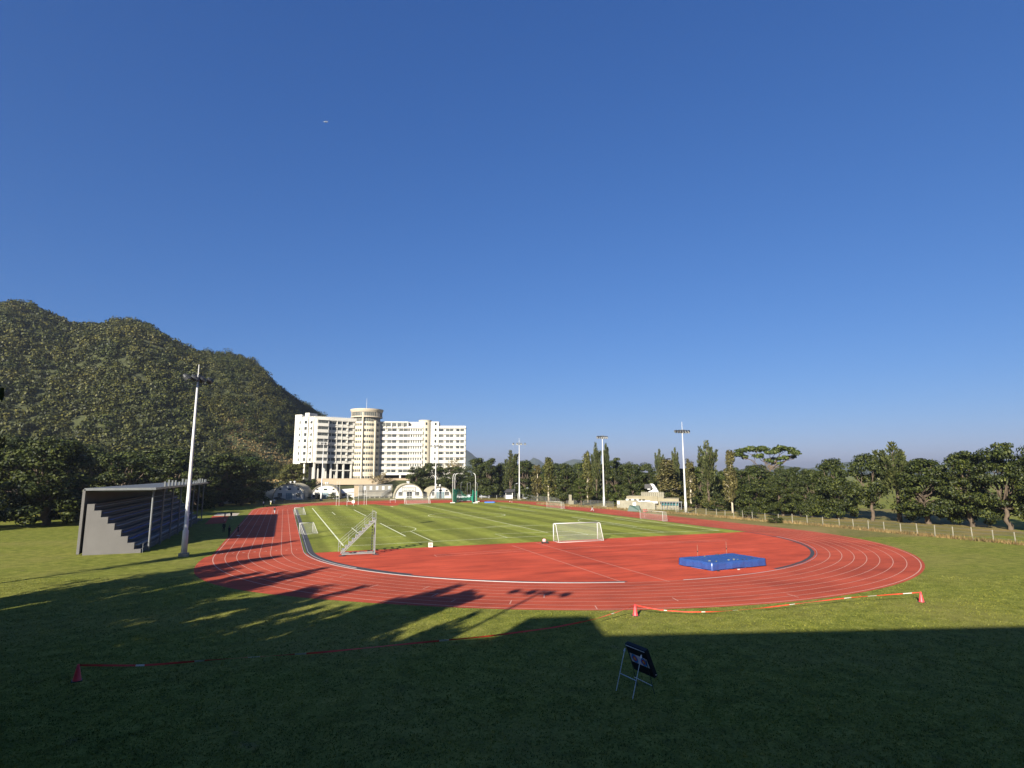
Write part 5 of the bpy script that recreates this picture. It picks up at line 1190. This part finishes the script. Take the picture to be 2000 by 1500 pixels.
# ================================================================== TREES IN PLACE
for a in (
 ('broad', 1, 814, 905.5, 26, 264, 'dark round tree in front of the right wing, left of the two pale huts\' trees'),
 ('broad', 3, 846, 900, 30, 267, 'dark round tree behind the blue-door hut, in front of the stair drum'),
 ('broad', 5, 889, 906, 30, 266, 'broad dark tree below the far block, right of the blue-door hut'),
 ('dense', 7, 932, 888.5, 30, 254, 'high broad green tree behind the throwing cage'),
 ('dense', 9, 957, 887.5, 22, 249, 'very dark tall tree left of the kiosk'),
 ('bush', 2, 948, 950, 15, 247, 'bright green bush behind the silver car'),
 ('casuarina', 1, 997, 881, 21, 246, 'pointed feathery tree behind the kiosk'),
 ('dense', 11, 1026, 894, 25, 243, 'dense dark tree right behind the rod-topped mast'),
 ('rust', 1, 1049, 908, 14, 221, 'rust-tinged slim tree with a pale trunk, left of a yellower one'),
 ('paperbark', 2, 1071, 893.5, 18, 216, 'yellowish tall slim tree with pale trunks behind the far portable goal'),
 ('dense', 13, 1107, 899, 24, 201, 'round green tree between the yellowish slim tree and the small white block'),
 ('paperbark', 3, 1146, 882, 14, 207, 'yellow-green pointed slim tree left of the middle mast'),
 ('casuarina', 2, 1163, 866, 16, 205, 'tallest feathery tree immediately left of the middle mast'),
 ('casuarina', 3, 1183, 868.5, 14, 209, 'feathery spire right behind the middle mast'),
 ('broad', 15, 1201, 886, 24, 198, 'domed green tree right of the middle mast'),
 ('dense', 17, 1233, 897.5, 26, 194, 'low domed tree behind the left of the clubhouse'),
 ('broad', 19, 1262, 898.5, 24, 198, 'flat-topped dark tree behind the clubhouse fin'),
 ('casuarina', 4, 1287, 878, 13, 196, 'thin wispy spire above the trees behind the clubhouse, left of two'),
 ('casuarina', 5, 1318, 876.5, 12, 194, 'thin wispy spire left of the tall mast, right of two'),
 ('rust', 4, 1301, 896, 30, 184, 'wide brownish tree behind the right end of the clubhouse'),
 ('rust', 5, 1346, 896, 16, 173, 'slim brownish tree with leaning pale trunk right of the tall mast'),
 ('casuarina', 6, 1379, 862.5, 27, 169, 'large feathery many-spired tree right of the tall mast'),
 ('rust', 6, 1424, 879.5, 17, 153, 'tall rust-tinged slim tree with a bare pale trunk by the post fence'),
 ('dense', 21, 1474, 901.5, 40, 150, 'broad dark bushy tree under the umbrella-shaped crown'),
 ('dense', 23, 1524, 924, 30, 141, 'dark bushy tree at the right behind the post fence'),
 ('dense', 25, 1577, 909, 27, 137, 'dark tree at the right edge, taller than the bush beside it'),
 ('bush', 5, 1459, 967, 22, 133, 'pale green shrub at the foot of the dark bushy tree'),
 ('bush', 1, 1512, 1000, 16, 121, 'low rounded shrub on the post fence line at the right'),
 ('bush', 3, 1300, 950, 26, 176, 'green shrub mass behind the porch of the clubhouse'),
 ('broad', 2, 1134, 930, 18, 190, 'shadowy low tree left of the middle mast\'s foot'),
 ('bush', 4, 1205, 940, 22, 184, 'shrub mass between the middle mast and the clubhouse yard'),
 ('bush', 7, 1398, 958, 26, 160, 'dark undergrowth below the feathery many-spired tree'),
): tree_px(*a)
tree_px('umbrella', 1, 1497, 872, 60, 186, 'umbrella-shaped tree with a flat open crown on bare forking limbs', rz=va)
tree_px('dense', 1, 485, 884, 52, 212, 'huge dark spreading tree at the left overhanging the huts', leafkey='lf_banyan')
tree_px('broad', 7, 448, 905, 34, 226, 'dark tree behind the huge spreading tree at the far left')
tree_px('broad', 4, 571, 902, 30, 258, 'olive tree on the bank between the dormitory and the shaded huts', z=2, leafkey='lf_olive')
tree_px('bush', 8, 606, 925, 16, 262, 'dark shrub at the left end of the peach retaining wall', z=2)
tree_px('sparse', 1, 741, 920.5, 24, 263, 'pinkish thin-leaved tree in front of the right wing\'s base', z=3)
tree_px('sparse', 2, 884, 890, 26, 292, 'pale nearly bare tree in front of the far block', z=5)
for u, v_, t, hw, sd2, lab in ((622, 961, 240, 13, 1, 'hedge shrub under the sunlit hut, left of the mast foot'), (648, 962, 240, 15, 2, 'hedge shrub under the sunlit hut, right of the mast foot'), (706, 966, 243, 12, 3, 'dark shrub in front of the corrugated cabin block'), (682, 967, 246, 9, 5, 'dark shrub between the cream box and the cabin block'), (598, 966, 240, 8, 4, 'small shrub between the shaded and sunlit huts')):
    tree_px('bush', sd2, u, v_, hw, t, lab)
rb = random.Random(31); u = 958
while u < 1640:                                                      # a back row closes the view between the named trees
    t = 262-(u-958)*.155; tree_px(('broad', 'dense')[int(u) % 2], rb.choice((1, 3, 5, 7, 9, 11, 13, 15)), u, 904+rb.uniform(-9, 12), rb.uniform(16, 29), t, 'dark tree in the back row behind the trees along the far track', group='back row of dark trees', leafkey=('lf_dark', 'lf_green')[int(u*7) % 2]); u += rb.uniform(19, 27)
u = 1036
while u < 1600:
    t = 226-(u-1036)*.165; tree_px('bush', rb.randint(1, 8), u, 957+rb.uniform(-8, 6), rb.uniform(13, 20), t, 'undergrowth shrub among the trunks along the far side', group='undergrowth shrubs among the trunks', leafkey=('lf_dark', 'lf_green', 'lf_olive')[int(u*3) % 3]); u += rb.uniform(15, 24)
for x, y, h, w_ in ((-84, 62, 19, 9), (-95, 80, 20, 10), (-76, 84, 17, 8), (-70, 112, 19, 9.5), (-77, 128, 20, 10), (-62, 104, 13, 6), (-104, 46, 18, 9), (-58, 126, 18, 8), (-52, 129, 16.5, 6.5), tuple(st(-104.5, 212).to_2d())+(17, 7.5)): tree('dense', rb.choice((7, 9, 11, 13)), (x, y, 0), h, w_, 'dark shade tree left of the track, beyond the spectator stand', group='shade trees beyond the stand', leafkey='lf_dark')
# beyond the photo's sides the same planting carries on
for i, (u, vt, hw, t, k_, sd_) in enumerate(((1625, 888, 40, 133, 'dense', 21), (1690, 878, 40, 127, 'broad', 3), (1742, 866, 44, 124, 'casuarina', 6), (1800, 885, 58, 118, 'dense', 23), (1880, 870, 52, 112, 'dense', 25), (1950, 850, 56, 106, 'broad', 15), (2040, 850, 60, 100, 'dense', 13))):
    tree_px(k_, sd_, u, vt, hw, t, 'roadside tree behind the post fence, beyond the right edge of the photo', group='trees past the right edge')
for i, (u, vt, hw, t, k_, sd_) in enumerate(((395, 885, 46, 205, 'dense', 9), (330, 880, 52, 196, 'dense', 7), (255, 872, 60, 186, 'broad', 3), (170, 862, 64, 170, 'dense', 11), (80, 850, 70, 160, 'dense', 13), (-20, 835, 80, 150, 'dense', 7))):
    tree_px(k_, sd_, u, vt, hw, t, 'dark tree at the foot of the hill, beyond the left edge of the photo', group='trees past the left edge', leafkey='lf_dark')
# trees on the near left, whose shadows fall across the lawn and the bend
for i, (tx, ty, h, hw, k_, sd_) in enumerate(((-25.2, -32.0, 17.5, 3.6, 'casuarina', 2), (-27.0, -33.4, 16.5, 3.4, 'casuarina', 4), (-24.6, -34.6, 15.5, 3.0, 'casuarina', 6), (-28.4, -33.2, 15.8, 3.6, 'sparse', 1), (-26.2, -36.2, 15, 3.6, 'umbrella', 1), (-28.6, -36.5, 14, 3.6, 'sparse', 1), (-33.4, -29.4, 17, 3.4, 'casuarina', 1), (-36.5, -27.5, 16, 3.4, 'rust', 1), (-36.0, -17.0, 18, 3.4, 'casuarina', 6), (-38.0, -20.0, 16.5, 2.4, 'casuarina', 3), (-39.5, -22.5, 15, 4.2, 'sparse', 2), (-40.2, -4.5, 16, 2.8, 'rust', 2), (-43.2, -12.0, 17, 4.6, 'broad', 3), (-42.5, -17.5, 16, 4, 'casuarina', 1), (-44.0, -7.5, 15, 4, 'sparse', 2), (-41.5, -27.5, 15, 4.2, 'sparse', 1), (-35.2, -36.6, 15.5, 2.6, 'casuarina', 5), (-31.0, -41.0, 14.5, 4.4, 'sparse', 2), (-44.5, -31.5, 15, 4.6, 'umbrella', 1), (-38.5, -40.5, 14, 3.0, 'casuarina', 3), (-38.5, 11.5, 16, 2.4, 'casuarina', 4), (-26.6, -42.5, 14.5, 2.6, 'casuarina', 2), (-47, -22, 16, 5, 'broad', 5), (-43.5, -42, 14, 4.4, 'rust', 4), (-40, -44.5, 14, 5, 'dense', 9), (-34, -44.6, 13.5, 4.2, 'broad', 7), (-47, -36, 14.5, 5, 'dense', 11), (-50, -29, 15, 5, 'broad', 1))):
    off = h*.97/math.tan(SUN_EL); P = (tx+sin(SUN_AZ)*off, ty+cos(SUN_AZ)*off, 0)
    tree(k_, sd_, P, h, hw, 'shade tree left of the viewing terrace, out of the photo', group='shade trees beside the terrace')

# woodland on the hill: one mass nobody could count
wd = MB(); rr = random.Random(21); cnt = 0
for _ in range(21000):
    s_ = rr.uniform(-560, -92); t_ = rr.uniform(205, 520); z = hill_z(s_, t_)
    if z < 1.5: continue
    if -126 < s_ < -70 and t_ < 330: continue
    P = st(s_, t_, z); u, v_ = to_uv(P)
    if u < -150: continue
    if t_ > 500: continue
    e = (v_-(862+(u-455)*.40))                                   # bare earth track down the slope
    if 440 < u < 585 and -9 < e < 11 and rr.random() < .93: continue
    if 505 < u < 570 and 852 < v_ < 905 and rr.random() < .5: continue
    near = t_ < 300; r = rr.uniform(1.3, 3.6)*(1.0 if rr.random() < .9 else 1.5)
    if u < 420 and rr.random() < .12: continue
    n = int(7*r*r+14) if u > 400 else int(5*r*r+14)
    clump(wd, P+Z*r*.55, r, n, .70 if u > 400 else 1.1, rr, .85); cnt += 1
tag(wd.build('hillside_woodland', M['lf_hill']), 'mass of green scrub and trees covering the steep hill at the left', 'woodland', kind='stuff')
gs = MB(); rr = random.Random(9)                                  # dry grass on the bare track and banks
for _ in range(5200):
    u = rr.uniform(430, 640); v_ = rr.uniform(850, 955); t_ = rr.uniform(255, 380); s_ = (u-1000)/FPX*t_; z = hill_z(s_, t_)
    if z < .8 or (-126 < s_ < -70 and t_ < 330 and t_ > 268): continue
    for k in range(3): leaf(gs, st(s_+rr.uniform(-1, 1), t_+rr.uniform(-1, 1), z+.2), Vector((rr.uniform(-1, 1), rr.uniform(-1, 1), .4)), .7, rr)
M['lf_dry'] = leafmat('leaf_dry', (.09, .06, .025), (.17, .115, .05), (.26, .19, .09))
tag(gs.build('dry_bank_grass', M['lf_dry']), 'dry brown grass on the bare earth below the hill scrub', 'grass', kind='stuff')
vg = MB(); rr = random.Random(19)                                  # rough dry grass along the post fence
E_ = [g2(1050, 985), g2(1198, 995), g2(1322, 1004), g2(1400, 1010), g2(1470, 1017), g2(1548, 1023), g2(1640, 1031), g2(1760, 1043), g2(1900, 1056), g2(2030, 1068)]
for a, b in zip(E_[:-1], E_[1:]):
    for _ in range(int((b-a).length*38)):
        p = a.lerp(b, rr.random())+fwh*rr.uniform(-1.0, 5)+rth*rr.uniform(-.5, .5); h = rr.uniform(.15, .75)
        q = p+Vector((rr.uniform(-.2, .2), rr.uniform(-.2, .2), h)); w_ = rth*rr.uniform(.04, .10); vg.add([p-w_, p+w_, q], [(0, 1, 2)])
tag(vg.build('rough_grass', M['lf_dry']), 'rough dry grass growing along the post fence', 'grass', kind='stuff')

gt2 = MB(); rr = random.Random(77); V3, F3 = gt2.v, gt2.f                # blades of the near lawn
for _ in range(90000):
    t_ = 17+43*rr.random()**1.35; s_ = rr.uniform(-.95, .95)*t_; q = st(s_, t_)
    if q.x*q.x+(q.y if q.y < 0 else 0)**2 < (RO+.55)**2 or (q.x < -30 and math.hypot(q.x, q.y) < RO+3.3): continue
    hb_ = (.030+.036*rr.random())*(1.25 if rr.random() < .2 else 1); w_ = .010+.008*rr.random()+t_*.00015
    for k in range(3):
        a = rr.uniform(0, 6.28); x = q.x+rr.gauss(0, .05); y = q.y+rr.gauss(0, .05); dx, dy = cos(a)*w_, sin(a)*w_; lx, ly = rr.gauss(0, .03), rr.gauss(0, .03)
        b_ = len(V3); V3 += [(x-dx, y-dy, 0), (x+dx, y+dy, 0), (x+lx, y+ly, hb_)]; F3.append((b_, b_+1, b_+2)); gt2.m.append(0)
M['lf_grass'] = leafmat('grass_blade', (.065, .078, .009), (.14, .158, .021), (.27, .255, .055), .3)
tag(gt2.build('lawn_grass', M['lf_grass']), 'short rough grass of the shaded lawn in the foreground', 'grass', kind='stuff')

# ================================================================== STANDS OUT OF FRAME (they throw the long straight shadows)
k_ = 1/math.tan(SUN_EL); so_ = Vector((sin(SUN_AZ), cos(SUN_AZ), 0))
ed = Vector((.955, -.297, 0)); ey_ = Vector((-.297, -.955, 0))    # along the roof edge, and away from the field
HT = 20.0; ro = Vector((-22.2, -49.6, 0))+so_*HT*k_
gsd = thing('viewing_terrace_building', 'concrete terrace building behind the viewpoint', 'building', ro)
def gb(mb, x0, x1, y0, y1, z0, z1):
    P = lambda x, y, z: ro+ed*x+ey_*y+Z*z
    mb.add([P(x0,y0,z0),P(x1,y0,z0),P(x1,y1,z0),P(x0,y1,z0),P(x0,y0,z1),P(x1,y0,z1),P(x1,y1,z1),P(x0,y1,z1)], [(0,3,2,1),(4,5,6,7),(0,1,5,4),(1,2,6,5),(2,3,7,6),(3,0,4,7)])
m1 = MB(); gb(m1, -36, 70, 0, 16, 0, HT-.9); gb(m1, -36, 70, 0, .25, HT-.9, HT); m1.build('wall', M['stand'], gsd)
m1 = MB(); gb(m1, -4.6, -.2, .05, 5, HT-.9, HT+2.3); m1.build('stair_head', M['stand'], gsd)
for z in (3, 7, 11, 15):
    m1 = MB()
    for i in range(26): gb(m1, -34+i*4, -31.4+i*4, -.05, .05, z, z+1.9)
    m1.build('window', M['glass'], gsd)
m1 = MB(); gb(m1, -12, 30, .0-4.5, 0, 8.1, 8.35) if False else gb(m1, -36, 70, -.6, 0, 8.1, 8.35); m1.build('ledge', M['stand'], gsd)
SH = 8.4; x_e = -40.3+so_.x*SH*k_; ya, yb = 21+so_.y*SH*k_, 79+so_.y*SH*k_
sdt = thing('spectator_stand', 'long covered spectator stand beside the left straight, out of the photo', 'stand', (x_e, ya, 0))
m1 = MB(); m1.box((x_e-4, (ya+yb)/2, SH-.15), (8, yb-ya, .3)); m1.build('roof', M['galv'], sdt)
for i in range(8): m1 = MB(); y = ya+2+i*(yb-ya-4)/7; m1.tube([(x_e-.6, y, 0), (x_e-.6, y, SH-.3)], .13, 8); m1.build('post', M['galv'], sdt)
m1 = MB()
for i in range(8): m1.box((x_e-1.5-i*.8, (ya+yb)/2, .25+i*.42), (.8, yb-ya, .5+i*.84))
m1.box((x_e-8, (ya+yb)/2, SH/2), (.3, yb-ya, SH-.3)); m1.build('terrace_step', M['stand'], sdt)
for i in range(7):
    m1 = MB(); m1.box((x_e-1.75-i*.8, (ya+yb)/2, .98+i*.84), (.45, yb-ya-1, .06))
    m1.build('bench', M['blueside' if i % 3 else 'gcloth'], sdt)
m1 = MB()
for z in (.55, 1.0): m1.tube([(x_e-.9, ya, z+.2), (x_e-.9, yb, z+.2)], .03, 5)
for i in range(24): y = ya+i*(yb-ya)/23; m1.tube([(x_e-.9, y, 0), (x_e-.9, y, 1.2)], .03, 5)
m1.build('railing', M['galv'], sdt)
m1 = MB()
for i in range(8): y = ya+2+i*(yb-ya-4)/7; m1.beam((x_e-.4, y, SH-.42), (x_e-7.9, y, SH-.42), .12, .24)
m1.build('roof_rafter', M['galv'], sdt)
for i in range(16):
    y = ya+7+i*(yb-ya-9)/15+R.uniform(-.8, .8)
    m1 = MB(); m1.tube([(x_e-.2, y, SH), (x_e-.2, y, SH+R.uniform(.5, 1.0))], .16, 6); m1.build('roof_vent_or_post', M['galv'], sdt)  # stub posts added along the roof edge to notch its cast shadow

# ================================================================== AIR
HZ = True
if HZ:
    m, nth, b = nodes('haze_air'); nth.nodes.remove(b); pv = nth.nodes.new('ShaderNodeVolumePrincipled'); pv.inputs['Color'].default_value = (.80, .86, .90, 1); pv.inputs['Density'].default_value = .00017; pv.inputs['Anisotropy'].default_value = .5
    nth.links.new(pv.outputs[0], nth.nodes['Material Output'].inputs['Volume'])
    hb = MB(); hb.box((0, 1500, 74), (17000, 11000, 150)); tag(hb.build('haze', m), kind='stuff')
